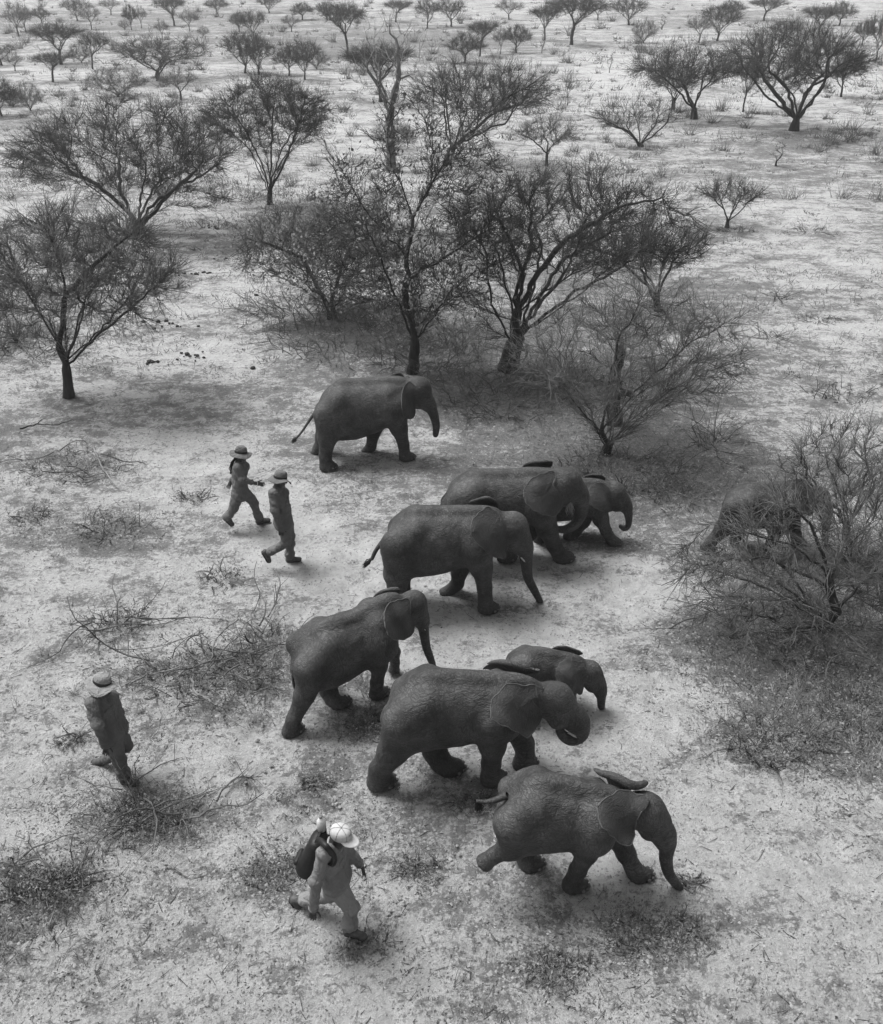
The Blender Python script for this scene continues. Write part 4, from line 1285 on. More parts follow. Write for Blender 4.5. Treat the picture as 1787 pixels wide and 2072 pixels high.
    # boots
    for k in 'nf':
        l = legs[k]; an, he, to = l[2], l[3], l[4]
        d = unit(to - he); up = unit((an - he) - d * ((an - he) @ d)); sd = np.cross(up, d)
        L = .275
        f = Field(np.minimum(np.minimum(an, he), he + d * L) - .12, np.maximum(np.maximum(an, he), he + d * L) + .12, .009)
        f.cone(he + up * .045 + d * .045, he + d * .13 + up * .055, .043, .043, .02)
        f.cone(he + d * .13 + up * .052, he + d * (L - .045) + up * .036, .043, .036, .03)
        f.ellip(he + d * (L - .055) + up * .034, (.055, .046, .032), .02, np.stack([d, sd, up], 1))
        f.cone(he + up * .05 + d * .05, an, .045, .050, .03)
        V, Q = f.nets()
        bo = obj('boot', np_mesh('boot', V, quads=Q, smooth=True), M['boot'], e)
        f = Field(np.minimum(he, he + d * L) - .08, np.maximum(he, he + d * L) + .08, .009)
        for t0, t1, r in ((.045, .12, .043), (.12, .225, .046)):
            for o in (-.02, .02):
                f.cone(he + d * t0 + sd * o + up * .008, he + d * t1 + sd * o + up * .008, .018, .018, .02)
        f.ellip(he + d * .215 + up * .008, (.055, .044, .013), .02, np.stack([d, sd, up], 1))
        f.ellip(he + d * .05 + up * .004, (.045, .040, .016), .02, np.stack([d, sd, up], 1))
        V, Q = f.nets()
        obj('sole', np_mesh('boot_sole', V, quads=Q, smooth=True), M['sole'], bo)
    def place(V, c, f_, u_):
        s_ = np.cross(u_, f_)
        return V @ np.stack([f_, s_, u_]) + c
    # headgear
    if hat:
        tilt = R(hat.get('tilt', 0))
        u2 = unit(U_ * math.cos(tilt) - F_ * math.sin(tilt)); f2 = unit(F_ - u2 * (F_ @ u2))
        roll = R(hat.get('roll', 0)); s2 = np.cross(u2, f2)
        u2 = unit(u2 * math.cos(roll) + s2 * math.sin(roll)); f2 = unit(f2 - u2 * (f2 @ u2))
        c = hc + U_ * .048
        if hat['kind'] == 'brim':
            v, q = lathe([(.094, .0), (.096, .03), (.092, .075), (.080, .105), (.055, .120), (.02, .118), (.001, .116)], 40, 1.12, .92, .6, seed)
            cr = obj('hat', np_mesh('hat_crown', place(v, c, f2, u2), quads=q, smooth=True), M[hatmat], e)
            br = hat.get('r', .18)
            v, q = lathe([(.090, .004), (.12, -.004), (.155, -.018), (br, -.035), (br + .003, -.041), (br - .002, -.044), (.155, -.026), (.12, -.012), (.090, -.006)], 56, 1.08, .98, 1.1, seed + 1)
            obj('hat_brim', np_mesh('hat_brim', place(v, c, f2, u2), quads=q, smooth=True), M[hatmat], cr)
            v, q = lathe([(.0975, .004), (.1005, .006), (.1005, .036), (.0965, .038)], 40, 1.12, .92, 0, seed)
            obj('hat_band', np_mesh('hat_band', place(v, c, f2, u2), quads=q, smooth=True), M['band'], cr)
        else:
            v, q = lathe([(.096, -.014), (.101, .018), (.099, .045), (.090, .074), (.068, .094), (.035, .103), (.001, .105)], 40, 1.14, .94)
            cp = obj('cap', np_mesh('cap_crown', place(v, c, f2, u2), quads=q, smooth=True), M['white'], e)
            g = Geo()
            for sa in range(6):
                a_ = sa * math.pi / 3 + .52; pr_ = [(.1025, .0), (.1005, .045), (.0915, .074), (.0695, .0945), (.036, .1035), (.006, .106)]
                A = np.array([(r_ * 1.14 * math.cos(a_), r_ * .94 * math.sin(a_), z_) for r_, z_ in pr_]); D = unit(np.gradient(A, axis=0))
                vv, qq = ring_tubes(A[:-1], A[1:], D[:-1], D[1:], np.full(5, .003), np.full(5, .003), 4); g.add(place(vv, c, f2, u2), Q=qq)
            vv, qq = lathe([(.010, .103), (.009, .110), (.001, .111)], 10); g.add(place(vv, c, f2, u2), Q=qq)
            obj('cap_seams', g.mesh('cap_seams', True), M['hat_pale'], cp)
            P, T = [], []
            nu, nv_ = 18, 7
            for k2, dzz in ((0, 0), (1, -.006)):
                for i in range(nu + 1):
                    a = (i / nu - .5) * R(130)
                    for j in range(nv_ + 1):
                        t = j / nv_
                        r0_ = .098; ext = .105 * math.cos(a * .95) ** .7 if abs(a * .95) < 1.57 else 0
                        x = math.cos(a) * r0_ * 1.12 + ext * t; y = math.sin(a) * r0_ * .94 * (1 + .04 * t)
                        P.append((x, y, .004 - .02 * t - .16 * (y ** 2) * 9 * t * .6 + dzz))
            Qv = []
            m_ = (nu + 1) * (nv_ + 1)
            for i in range(nu):
                for j in range(nv_):
                    a0 = i * (nv_ + 1) + j; b0 = a0 + nv_ + 1
                    Qv.append((a0, b0, b0 + 1, a0 + 1)); Qv.append((m_ + a0 + 1, m_ + b0 + 1, m_ + b0, m_ + a0))
            for i in range(nu):
                a0 = i * (nv_ + 1) + nv_; b0 = a0 + nv_ + 1
                Qv.append((a0, b0, m_ + b0, m_ + a0))
            obj('cap_visor', np_mesh('cap_visor', place(np.array(P), c, f2, u2), quads=Qv, smooth=True), M['white'], cp)
            # small dark stitched monogram on the crown front: a looped letter
            g = Geo()
            for pts in ([(-.020, .014), (-.008, .024), (.004, .020), (.004, .008), (-.008, .004), (-.018, -.002), (-.014, -.012), (-.002, -.014), (.008, -.008)], [(.010, .022), (.020, .012), (.018, -.002), (.010, -.014), (.022, -.016)], [(-.022, -.016), (-.012, -.020), (.0, -.021)]):
                A = []
                for (y, z) in pts:
                    zz = .045 + z; yy = y
                    xr_ = 1.12 * math.sqrt(max(.0955 ** 2 - (yy / .94) ** 2, 1e-5)) * (1 - 1.1 * max(0, zz - .05))
                    A.append((xr_ + .003, yy, zz))
                A = np.array(A); D = unit(np.gradient(A, axis=0))
                v, q = ring_tubes(A[:-1], A[1:], D[:-1], D[1:], np.full(len(A) - 1, .0022), np.full(len(A) - 1, .0022), 4)
                g.add(place(v, c, f2, u2), Q=q)
            obj('cap_emblem', g.mesh('cap_emblem', True), M['band'], cp)
    if hair:
        rng = np.random.default_rng(seed)
        g = Geo()
        for i in range(hair['n']):
            a = hc - F_ * .075 + S_ * rng.normal(0, .035) + U_ * rng.uniform(-.06, .0)
            pts = [a]
            for (x, y) in hair['path']:
                pts.append(loc(x, y, -.02 + rng.normal(0, .03)) + rng.normal(0, .012, 3))
            A = np.array(pts); D = unit(np.gradient(A, axis=0)); r = np.linspace(.013, .006, len(A))
            v, q = ring_tubes(A[:-1], A[1:], D[:-1], D[1:], r[:-1], r[1:], 5)
            g.add(v, Q=q)
        obj('hair', g.mesh('hair', True), M['hair'], e)
    print('PERSON', label[:30], 'top z', round(hc[2] + .12, 2), 'hip', round(pel[2], 2), 'sh', round(arms['n'][0][2], 2), [round(float(l[3][2]), 2) for l in legs.values()])
    return dict(e=e, loc=loc, O=O, X=X, Y=Y, hc=hc, F=F_, S=S_, U=U_, nk=nk, ch=ch)

pA = person('person in a floppy brimmed hat with long dark braids, reaching one arm forward', (420.8, 882.1, .13672), 10,
    dict(pelvis=(455, 830), chest=(470, 480), neck=(475, 385), head=(487, 285), hem=(480, 840), ground=(800, 1295),
         narm=[(435, 465, -.19), (515, 650, -.27), (705, 702, -.20), (850, 718, -.18)],
         farm=[(560, 450, .19), (430, 580, .27), (345, 660, .22), (325, 715, .2)],
         nleg=[(430, 860, -.10), (385, 1070, -.11), (265, 1225, -.11), (210, 1200, -.11), (340, 1325, -.11)],
         fleg=[(560, 830, .10), (680, 1000, .11), (765, 1240, .10), (715, 1305, .10), (905, 1265, .10)]),
    (10, -8), dict(kind='brim', tilt=-6, roll=8, r=.18), planted='f', sleeve=(.70, .9), curls=(.15, .5), thumbs={'n': (.2, 0, 1), 'f': (1, -.3, .5)}, seed=21,
    hair=dict(n=9, path=[(352, 400), (345, 480), (338, 555)]))
pB = person('person in brimmed hat and loose jacket, arm hanging down, beside the reaching braided one', (420.8, 882.1, .13672), 4,
    dict(pelvis=(1150, 1290), chest=(1050, 900), neck=(1040, 755), head=(1065, 660), hem=(1110, 1260), ground=(1240, 1865),
         narm=[(965, 850, -.19), (990, 1100, -.31), (1072, 1360, -.20), (1080, 1450, -.18)],
         farm=[(1130, 830, .19), (1160, 1060, .25), (1185, 1290, .22), (1195, 1360, .2)],
         nleg=[(1135, 1350, -.09), (1165, 1575, -.10), (895, 1735, -.11), (790, 1700, -.11), (905, 1900, -.11)],
         fleg=[(1190, 1340, .09), (1215, 1600, .10), (1210, 1800, .10), (1160, 1875, .10), (1400, 1840, .10)]),
    (12, -12), dict(kind='brim', tilt=-4, roll=6, r=.18), planted='f', shirt='shirt', curls=(.6, .6), thumbs={'n': (1, .3, 0), 'f': (1, 0, 0)}, seed=22, bulk=1.08)
pC = person('person in pale brimmed hat with dark band and buttoned jacket, above a thorny branch', (145.7, 1327.2, .13666), -14,
    dict(pelvis=(610, 1150), chest=(450, 750), neck=(425, 560), head=(450, 440), hem=(610, 1120), ground=(840, 1880),
         narm=[(300, 690, -.20), (380, 1010, -.31), (490, 1325, -.20), (510, 1430, -.18)],
         farm=[(600, 620, .19), (680, 830, .26), (720, 930, .16), (700, 960, .08)],
         nleg=[(590, 1220, -.09), (700, 1540, -.10), (775, 1790, -.10), (725, 1870, -.10), (930, 1900, -.10)],
         fleg=[(700, 1150, .09), (800, 1330, .11), (480, 1540, .11), (285, 1545, .11), (390, 1730, .11)]),
    (8, -6), dict(kind='brim', tilt=-8, roll=10, r=.185), hatmat='hat_pale', curls=(.7, .5), thumbs={'n': (1, .3, 0), 'f': (0, -1, .5)}, seed=23, bulk=1.06)
pD = person('person in a white baseball cap with a black backpack striding across the foreground', (558.4, 1634.8, .14061), -14,
    dict(pelvis=(860, 1080), chest=(800, 680), neck=(850, 520), head=(905, 410), hem=(872, 1000), ground=(1100, 1850),
         narm=[(700, 640, -.20), (575, 1060, -.31), (540, 1450, -.26), (525, 1600, -.25)],
         farm=[(985, 500, .19), (1090, 690, .26), (1215, 810, .28), (1280, 920, .28)],
         nleg=[(890, 1130, -.09), (1075, 1430, -.10), (1055, 1730, -.10), (965, 1790, -.10), (1290, 1890, -.10)],
         fleg=[(820, 1120, .09), (780, 1250, .10), (380, 1320, .11), (185, 1285, .11), (320, 1480, .11)]),
    (-12, -28), dict(kind='cap', tilt=20), planted='n', shirt='shirt_pale', trousers='trousers_pale', curls=(.45, .25), thumbs={'n': (1, .2, -.2), 'f': (.5, -1, .5)}, seed=24, bulk=1.0)

def local_obj(P, name, me, mat, parent=None):
    if parent is None:
        o = obj(name, me, mat); o.location = tuple(P['O']); o.rotation_euler = P['e'].rotation_euler; return o
    return obj(name, me, mat, parent)

def accessories():
    # white T-shirt collar
    P = pD; loc = P['loc']
    A = np.array([P['nk'] + P['F'] * math.cos(a) * .072 + P['S'] * math.sin(a) * .072 + np.array([0, 0, -.004 - .03 * math.cos(a)]) for a in np.linspace(0, 2 * math.pi, 25)])
    D = unit(np.gradient(A, axis=0))
    v, q = ring_tubes(A[:-1], A[1:], D[:-1], D[1:], np.full(24, .014), np.full(24, .014), 6)
    obj('collar', np_mesh('collar', v, quads=q, smooth=True), M['white'], P['e'])
    # backpack
    e = empty('backpack', tuple(P['O'])); e.rotation_euler = P['e'].rotation_euler
    tag(e, 'black backpack on the back of the striding person in the white cap', 'backpack')
    top, bot = loc(600, 420, -.02), loc(470, 850, -.02)
    ax = unit(top - bot); n = unit(np.cross([0, 1, 0], ax)); 
    f = Field(np.minimum(top, bot) - .3, np.maximum(top, bot) + .3, .011)
    for o in (-.07, 0, .07):
        f.cone(top + [0, o, -.06], bot + [0, o, .04], .075, .095, .07)
    f.cone(bot + ax * .08 - n * .05 + [0, -.05, 0], bot + ax * .08 - n * .05 + [0, .05, 0], .075, .075, .05)
    V, Q = f.nets()
    V += .004 * np.stack([vnoise(V[:, 2] * 14, V[:, 1] * 12, 5 + i, 2) - .5 for i in range(3)], 1)
    obj('bag', np_mesh('bag', V, quads=Q, smooth=True), M['pack'], e)
    def strap(name, pts, w, t, mat):
        A = np.array(pts); n_ = len(A); tt = np.linspace(0, n_ - 1, n_ * 6); B = []
        for s in tt:
            i = min(int(s), n_ - 2); u = s - i
            a, b, c, d = A[max(i - 1, 0)], A[i], A[i + 1], A[min(i + 2, n_ - 1)]
            B.append(.5 * (2 * b + (c - a) * u + (2 * a - 5 * b + 4 * c - d) * u * u + (3 * b - a - 3 * c + d) * u ** 3))
        B = np.array(B); D = unit(np.gradient(B, axis=0)); side = unit(np.cross(D, B - (P['ch'] + P['nk']) / 2))
        nn = np.cross(side, D)
        R_ = [B + side * w + nn * t, B - side * w + nn * t, B - side * w - nn * t, B + side * w - nn * t]
        Vv = np.stack(R_, 1).reshape(-1, 3); Qq = []
        for i in range(len(B) - 1):
            for k in range(4): Qq.append((i * 4 + k, i * 4 + (k + 1) % 4, i * 4 + 4 + (k + 1) % 4, i * 4 + 4 + k))
        Qq += [(0, 1, 2, 3), tuple(range(len(Vv) - 4, len(Vv)))]
        return obj(name, np_mesh(name, Vv, quads=Qq), mat, e)
    strap('strap', [loc(575, 460, -.12), loc(640, 470, -.17), loc(730, 560, -.235), loc(810, 660, -.22), loc(840, 740, -.20), loc(810, 810, -.19), loc(700, 850, -.17)], .030, .007, M['pack'])
    strap('strap', [loc(620, 400, .12), loc(800, 430, .16), loc(930, 500, .19), loc(985, 620, .17), loc(980, 720, .16)], .030, .007, M['pack'])
    strap('carry_handle', [top + ax * .01 + [0, .04, 0], top + ax * .05 + n * .01 + [0, .03, 0], top + ax * .055 + n * .01 + [0, -.03, 0], top + ax * .01 + [0, -.04, 0]], .012, .005, M['pack'])
    f = Field(bot - .3, bot + .3, .011)
    f.cone(bot + ax * .10 - n * .125 + [0, -.07, 0], bot + ax * .10 - n * .125 + [0, .07, 0], .035, .035, .02)
    V, Q = f.nets(); obj('pocket', np_mesh('pocket', V, quads=Q, smooth=True), M['pack'], e)
    # bottle sticking out of the pack
    b0, b1 = loc(668, 365, .06), loc(642, 120, .06)
    u = unit(b1 - b0); L = np.linalg.norm(b1 - b0); f_ = unit(np.cross([0, 1, 0], u)); s_ = np.cross(u, f_)
    put = lambda v: v @ np.stack([f_, s_, u]) + b0
    be = empty('water_bottle', tuple(P['O'])); be.rotation_euler = P['e'].rotation_euler
    tag(be, 'plastic bottle with white wrap standing up behind the shoulder in the black backpack', 'bottle')
    v, q = lathe([(.001, -.05), (.043, -.05), (.045, L * .45), (.044, L * .72), (.03, L * .84), (.016, L * .9), (.014, L * .94)], 24)
    obj('bottle', np_mesh('bottle', put(v), quads=q, smooth=True), M['plastic'], be)
    v, q = lathe([(.046, L * .30), (.0475, L * .31), (.0475, L * .70), (.045, L * .71)], 24)
    obj('bottle_wrap', np_mesh('bottle_wrap', put(v), quads=q, smooth=True), M['white'], be)
    v, q = lathe([(.0475, L * .10), (.0482, L * .11), (.0482, L * .24), (.0475, L * .25)], 24)
    obj('bottle_band', np_mesh('bottle_band', put(v), quads=q, smooth=True), M['band'], be)
    v, q = lathe([(.018, L * .92), (.018, L * 1.0), (.001, L * 1.0)], 16)
    obj('bottle_cap', np_mesh('bottle_cap', put(v), quads=q, smooth=True), M['cap_bottle'], be)
    # wrist band of the reaching person
    P = pA; loc = P['loc']
    c, d = loc(730, 705, -.195), unit(loc(850, 718, -.18) - loc(705, 702, -.20))
    a1 = unit(np.cross(d, [0, 0, 1.0])); a2 = np.cross(d, a1)
    A = np.array([c + (a1 * math.cos(t) + a2 * math.sin(t)) * .033 for t in np.linspace(0, 2 * math.pi, 17)])
    D = unit(np.gradient(A, axis=0))
    v, q = ring_tubes(A[:-1], A[1:], D[:-1], D[1:], np.full(16, .008), np.full(16, .008), 5)
    obj('wristband', np_mesh('wristband', v, quads=q, smooth=True), M['white'], P['e'])
    # pale shirt collar of the left person
    P = pC
    A = np.array([P['nk'] + P['F'] * math.cos(a) * .064 + P['S'] * math.sin(a) * .066 + np.array([0, 0, .012 - .03 * math.cos(a)]) for a in np.linspace(0, 2 * math.pi, 25)])
    D = unit(np.gradient(A, axis=0))
    v, q = ring_tubes(A[:-1], A[1:], D[:-1], D[1:], np.full(24, .011), np.full(24, .011), 6)
    obj('collar', np_mesh('collar', v, quads=q, smooth=True), M['hat_pale'], P['e'])
accessories()

# ------------------------------------------------------------------ trees near enough to have a shape of their own
NEAR = 'bare thorn trees around the elephants'
FARG = 'bare thorn trees scattered over the far plain'
T = tree_at
T('thorn_tree', 'wide spreading bare thorn tree with thick low fork, left of the slender V shaped one', (278, 472), (15, 480, 195, 430), 11,
  b1=.45, t1=.55, fork=.35, limbs=8, r0=.21, n_att=1250, D=.20, depth=.8, twig_n=4, twig_len=.55, sub=3, trop=.12, reach=.6, gap=.36, group=NEAR,
  extra=[[(285, 430), (340, 395), (400, 385), (470, 410)], [(270, 420), (200, 375), (140, 345)], [(285, 430), (350, 415), (420, 420)]])
T('thorn_tree', 'slender V shaped bare tree between the wide thorn tree and the tallest one', (548, 414), (408, 668, 150, 330), 12,
  b1=.42, t1=.6, fork=.42, limbs=6, r0=.105, n_att=1200, D=.17, depth=.8, twig_n=4, twig_len=.45, sub=3, trop=.18, reach=.55, gap=.38, group=NEAR,
  extra=[[(546, 385), (530, 330), (500, 270), (470, 220)], [(550, 385), (575, 330), (600, 270), (615, 210)], [(547, 372), (549, 300), (552, 230)]])
T('thorn_tree', 'leaning thorn tree at the left edge with a long bare side limb', (138, 803), (-70, 345, 395, 650), 13,
  b1=.15, t1=.6, fork=.5, limbs=5, r0=.105, n_att=900, D=.16, depth=.8, twig='twig_mix', twig_n=4, twig_len=.42, sub=3, trop=.05, reach=.5, gap=.36, group=NEAR,
  extra=[[(128, 730), (115, 690), (85, 640), (60, 600), (40, 560)], [(132, 745), (175, 700), (215, 665), (265, 625), (300, 590)], [(118, 700), (130, 620), (128, 560), (110, 500)], [(128, 600), (175, 550), (230, 500), (270, 470)], [(115, 690), (60, 672), (0, 680)]])
T('leafy_tree', 'tallest tree, with hanging dry leaves, trunk just behind the rearmost elephant', (836, 757), (612, 1085, 165, 640), 14,
  b1=.10, t1=.35, bias=1.0, fork=.75, limbs=7, r0=.125, n_att=1700, D=.18, depth=.6, twig='twig', twig_n=2, twig_len=.42, sub=3, thin_pow=1.7, trop=.06, reach=.45, gap=.40, leaf=3200, group=NEAR, cat='tree',
  extra=[[(836, 700), (822, 600), (822, 520), (835, 440), (815, 380), (790, 330), (782, 240)], [(830, 440), (880, 360), (940, 270), (1020, 200), (1070, 175)], [(833, 440), (870, 380), (880, 310), (860, 240)], [(825, 520), (750, 440), (700, 360), (660, 300)], [(836, 700), (800, 600), (760, 500), (730, 440)], [(822, 560), (900, 520), (980, 470)], [(836, 690), (850, 610), (845, 540)]])
T('thorn_tree', 'broad dark thorn tree with stout gnarled trunk, right of the tallest tree', (1031, 748), (885, 1405, 335, 590), 15,
  b1=.45, t1=.55, fork=.42, limbs=8, r0=.20, n_att=1250, D=.18, depth=.75, twig_n=3, twig_len=.45, sub=3, trop=.08, reach=.6, gap=.36, group=NEAR,
  extra=[[(1040, 650), (960, 620), (905, 590), (880, 560)], [(1045, 640), (1060, 560), (1030, 480), (990, 420)], [(1050, 640), (1100, 590), (1170, 550), (1230, 530), (1300, 520)], [(1045, 620), (1010, 570), (1000, 540)], [(1050, 640), (1090, 550), (1150, 480), (1250, 420), (1340, 400)], [(1042, 600), (1070, 520), (1075, 430)], [(1030, 690), (1000, 670), (980, 645)]])
T('thorn_tree', 'low tangled thorn tree left of the tallest tree', (672, 645), (478, 800, 395, 590), 16,
  b1=.25, t1=.6, fork=.35, limbs=6, r0=.12, n_att=1100, D=.16, depth=.8, twig='twig_mix', twig_n=3, twig_len=.40, sub=3, trop=.03, reach=.6, gap=.40, leaf=1500, group=NEAR,
  extra=[[(660, 600), (610, 520), (560, 500), (490, 480)], [(675, 600), (690, 540), (720, 480)]])
T('thorn_tree', 'many stemmed bare tree with two slim trunks, beside the broken stump', (1212, 918), (1055, 1525, 545, 850), 17,
  b1=.35, t1=.45, bias=1.0, fork=.30, limbs=10, stems=2, stem_gap=.12, r0=.085, n_att=1500, D=.17, depth=.7, twig='twig_mix', wood='bark', twig_n=3, twig_len=.46, twig_r=.0055, sub=2, trop=.05, reach=.7, gap=.36, thin_pow=2.0, group=NEAR,
  extra=[[(1215, 880), (1180, 800), (1140, 740), (1090, 700)], [(1220, 880), (1290, 800), (1360, 760), (1440, 720)], [(1215, 870), (1230, 780), (1250, 690), (1300, 600)], [(1220, 870), (1300, 780), (1400, 690), (1500, 640)]])
T('thorn_tree', 'slim thorn tree standing behind the broad dark one, trunk leaning right', (1334, 630), (1150, 1445, 440, 565), 18,
  b1=.55, t1=.6, fork=.5, limbs=5, r0=.10, n_att=900, D=.18, depth=.8, twig_n=4, twig_len=.42, sub=3, trop=.05, reach=.65, gap=.38, group=NEAR)
T('thorn_bush', 'dense thorn tree at the right edge, twigs in front of the half hidden elephant', (1672, 1262), (1395, 1900, 965, 1235), 19,
  b1=.12, t1=.5, bias=.9, fork=.35, limbs=9, stems=2, stem_gap=.25, r0=.10, n_att=620, D=.14, depth=.7, twig='twig_mix', twig_n=3, twig_len=.36, twig_r=.006, sub=2, trop=.0, reach=.55, gap=.40, group=NEAR,
  extra=[[(1670, 1220), (1665, 1120), (1640, 1060), (1590, 1020)], [(1675, 1180), (1720, 1060), (1770, 980)], [(1668, 1150), (1600, 1100), (1520, 1080), (1440, 1060)], [(1668, 1180), (1560, 1130), (1480, 1130)]])
T('thorn_tree', 'upright bare tree behind the right edge thorn tree, near the hidden elephant', (1714, 1097), (1610, 1850, 835, 1030), 20,
  b1=.30, t1=.55, fork=.55, limbs=6, r0=.07, n_att=800, D=.14, depth=.8, twig='twig_mix', twig_n=3, twig_len=.34, twig_r=.005, sub=3, trop=.1, reach=.55, gap=.38, group=NEAR)
T('thorn_bush', 'thorn bush cut by the right edge, beyond the dense right edge thorn tree', (1795, 1175), (1665, 1985, 905, 1150), 21,
  b1=.2, t1=.5, fork=.35, limbs=7, r0=.08, n_att=700, D=.15, depth=.8, twig='twig_mix', twig_n=3, twig_len=.36, twig_r=.0055, sub=2, trop=.05, reach=.6, gap=.38, group=NEAR)
T('thorn_tree', 'broad flat crowned thorn tree directly behind the top of the tallest tree', (905, 335), (830, 1120, 118, 270), 31,
  b1=.45, t1=.6, fork=.5, limbs=7, r0=.16, n_att=1200, D=.28, depth=.8, twig_n=4, twig_len=.7, twig_r=.009, tip=.010, sub=3, trop=.1, reach=.6, gap=.36, group=NEAR)
T('dead_tree', 'tall pale leafless tree with few upright limbs, rising out of the tallest tree top', (789, 345), (705, 862, 5, 190), 32,
  b1=.1, t1=.5, bias=1.0, fork=.80, limbs=6, r0=.20, n_att=420, D=.36, thin_pow=1.0, depth=.6, wood='bark_pale', twig='twig_pale', twig_n=1, twig_len=.8, twig_r=.011, tip=.014, sub=2, trop=.25, reach=.5, gap=.3, group=NEAR)
T('thorn_tree', 'rounded dark umbrella thorn tree with three trunks, left of the biggest right hand one', (1405, 241), (1288, 1500, 93, 190), 33,
  b1=.40, t1=.55, fork=.38, limbs=6, r0=.17, n_att=1500, D=.30, depth=.8, twig_n=5, twig_len=.75, twig_r=.009, tip=.010, sub=3, trop=.1, reach=.6, gap=.32, group=NEAR)
T('thorn_tree', 'biggest umbrella thorn tree at the upper right, with two diverging trunks', (1602, 262), (1478, 1768, 48, 190), 34,
  b1=.38, t1=.6, fork=.35, limbs=8, stems=2, stem_gap=.45, r0=.20, n_att=1900, D=.30, depth=.8, twig_n=5, twig_len=.75, twig_r=.009, tip=.010, sub=3, trop=.12, reach=.6, gap=.34, group=NEAR)
T('thorn_bush', 'low sprawling bare bush with limbs splaying from the ground, below the dark umbrella tree', (1296, 296), (1195, 1390, 185, 285), 35,
  b1=.45, t1=.6, bias=1.0, fork=.25, limbs=8, r0=.13, n_att=420, D=.25, depth=.7, twig_n=2, twig_len=.55, twig_r=.008, tip=.010, sub=2, trop=.05, reach=.6, gap=.3, group=NEAR)
T('thorn_tree', 'small lone V shaped thorn tree on the open sand, right of the broad dark tree', (1471, 460), (1418, 1552, 358, 435), 36,
  b1=.5, t1=.6, fork=.45, limbs=5, r0=.065, n_att=500, D=.14, depth=.8, twig_n=3, twig_len=.38, twig_r=.006, sub=3, trop=.1, reach=.6, gap=.34, group=NEAR)

# broken stump beside the many stemmed tree
def stump():
    b = gp(1243, 858)
    pts = []
    for (u, v) in [(1243, 868), (1240, 830), (1246, 790), (1243, 760), (1258, 712)]:
        x, z = place_z(u, v, b); pts.append((x - b[0], 0.02 * math.sin(v), z))
    f = Field((-.7, -.5, -.1), (.8, .5, 2.2), .03)
    rr = [.17, .14, .13, .115, .10]
    for i in range(4): f.cone(pts[i], pts[i + 1], rr[i], rr[i + 1], .06)
    x, z = place_z(1275, 800, b)
    f.cone(pts[2], (x - b[0] + .05, .05, z), .10, .07, .05)
    for a in range(5): f.cone((0.12 * math.cos(a * 1.26), .12 * math.sin(a * 1.26), .0), (0, 0, .35), .07, .10, .06)
    V, Q = f.nets()
    top = V[:, 2] > pts[-1][2]
    V[:, 0] += (vnoise(V[:, 2] * 7, V[:, 1] * 9, 5, 3) - .5) * .09; V[:, 1] += (vnoise(V[:, 2] * 7, V[:, 0] * 9, 6, 3) - .5) * .09
    V[top, 2] += (vnoise(V[top, 0] * 22, V[top, 1] * 22, 9, 1) - .5) * .2
    o = obj('tree_stump', np_mesh('tree_stump', V, quads=Q, smooth=True), M['bark'], None, (b[0], b[1], 0))
    tag(o, 'thick broken dark stump standing behind the two slim trunks', 'stump')
stump()

# ------------------------------------------------------------------ far trees: ten shapes, each copied to its place and size
def variant(name, seed, **k):
    p = dict(Rx=1.5, Ry=1.5, z0=1.1, z1=3.0, cx=0, cy=0, b1=.4, t1=.6, bias=1.2, fork=.8, limbs=6, r0=.075, n_att=800, D=.18, trop=.1, tip=.008, twig_n=4, twig_len=.45, twig_r=.008, sub=2, gap=.36)
    p.update(k)
    w, t, _ = grow_tree(seed, **p)
    return (name, w.mesh('trunk', True), t.mesh('crown'), p['z1'], p['Rx'])
VAR = {
    'umbrella': variant('thorn_tree', 41, b1=.45, t1=.68, z0=1.75, n_att=1200, bias=1.5, twig_n=5, fork=1.1),
    'umbrella2': variant('thorn_tree', 42, b1=.30, t1=.70, z0=1.9, cx=.35, n_att=1000, gap=.42, twig_n=5, fork=1.2, limbs=5),
    'vase': variant('thorn_tree', 43, b1=.5, t1=.7, z0=.8, fork=.55),
    'vase2': variant('thorn_tree', 44, b1=.45, t1=.6, z0=1.0, cx=-.2, limbs=5, gap=.42),
    'round': variant('thorn_tree', 45, b1=.3, t1=.35, z0=.9, bias=1.0, twig_n=5),
    'lean': variant('thorn_tree', 46, b1=.3, t1=.5, z0=1.5, cx=-.7, fork=1.1, limbs=5),
    'thin': variant('thorn_tree', 47, b1=.35, t1=.4, z0=.9, bias=1.0, limbs=4, n_att=350, twig_n=3, r0=.07, gap=.35),
    'bush': variant('thorn_bush', 48, b1=.30, t1=.5, z0=.2, fork=.12, limbs=9, r0=.06, bias=1.0, twig_n=3),
    'sapling': variant('sapling', 49, Rx=.5, Ry=.5, b1=.3, t1=.2, z0=.7, bias=.9, fork=.6, limbs=3, n_att=110, r0=.04, twig_n=2, twig_len=.3),
    'twostem': variant('thorn_tree', 50, b1=.4, t1=.5, z0=1.0, fork=.6, stems=2, stem_gap=.2, limbs=6),
}
for _k in ('bush', 'thin'):
    VAR[_k][2].materials.append(M['twig_mix'])
_used = {}
FAR = []
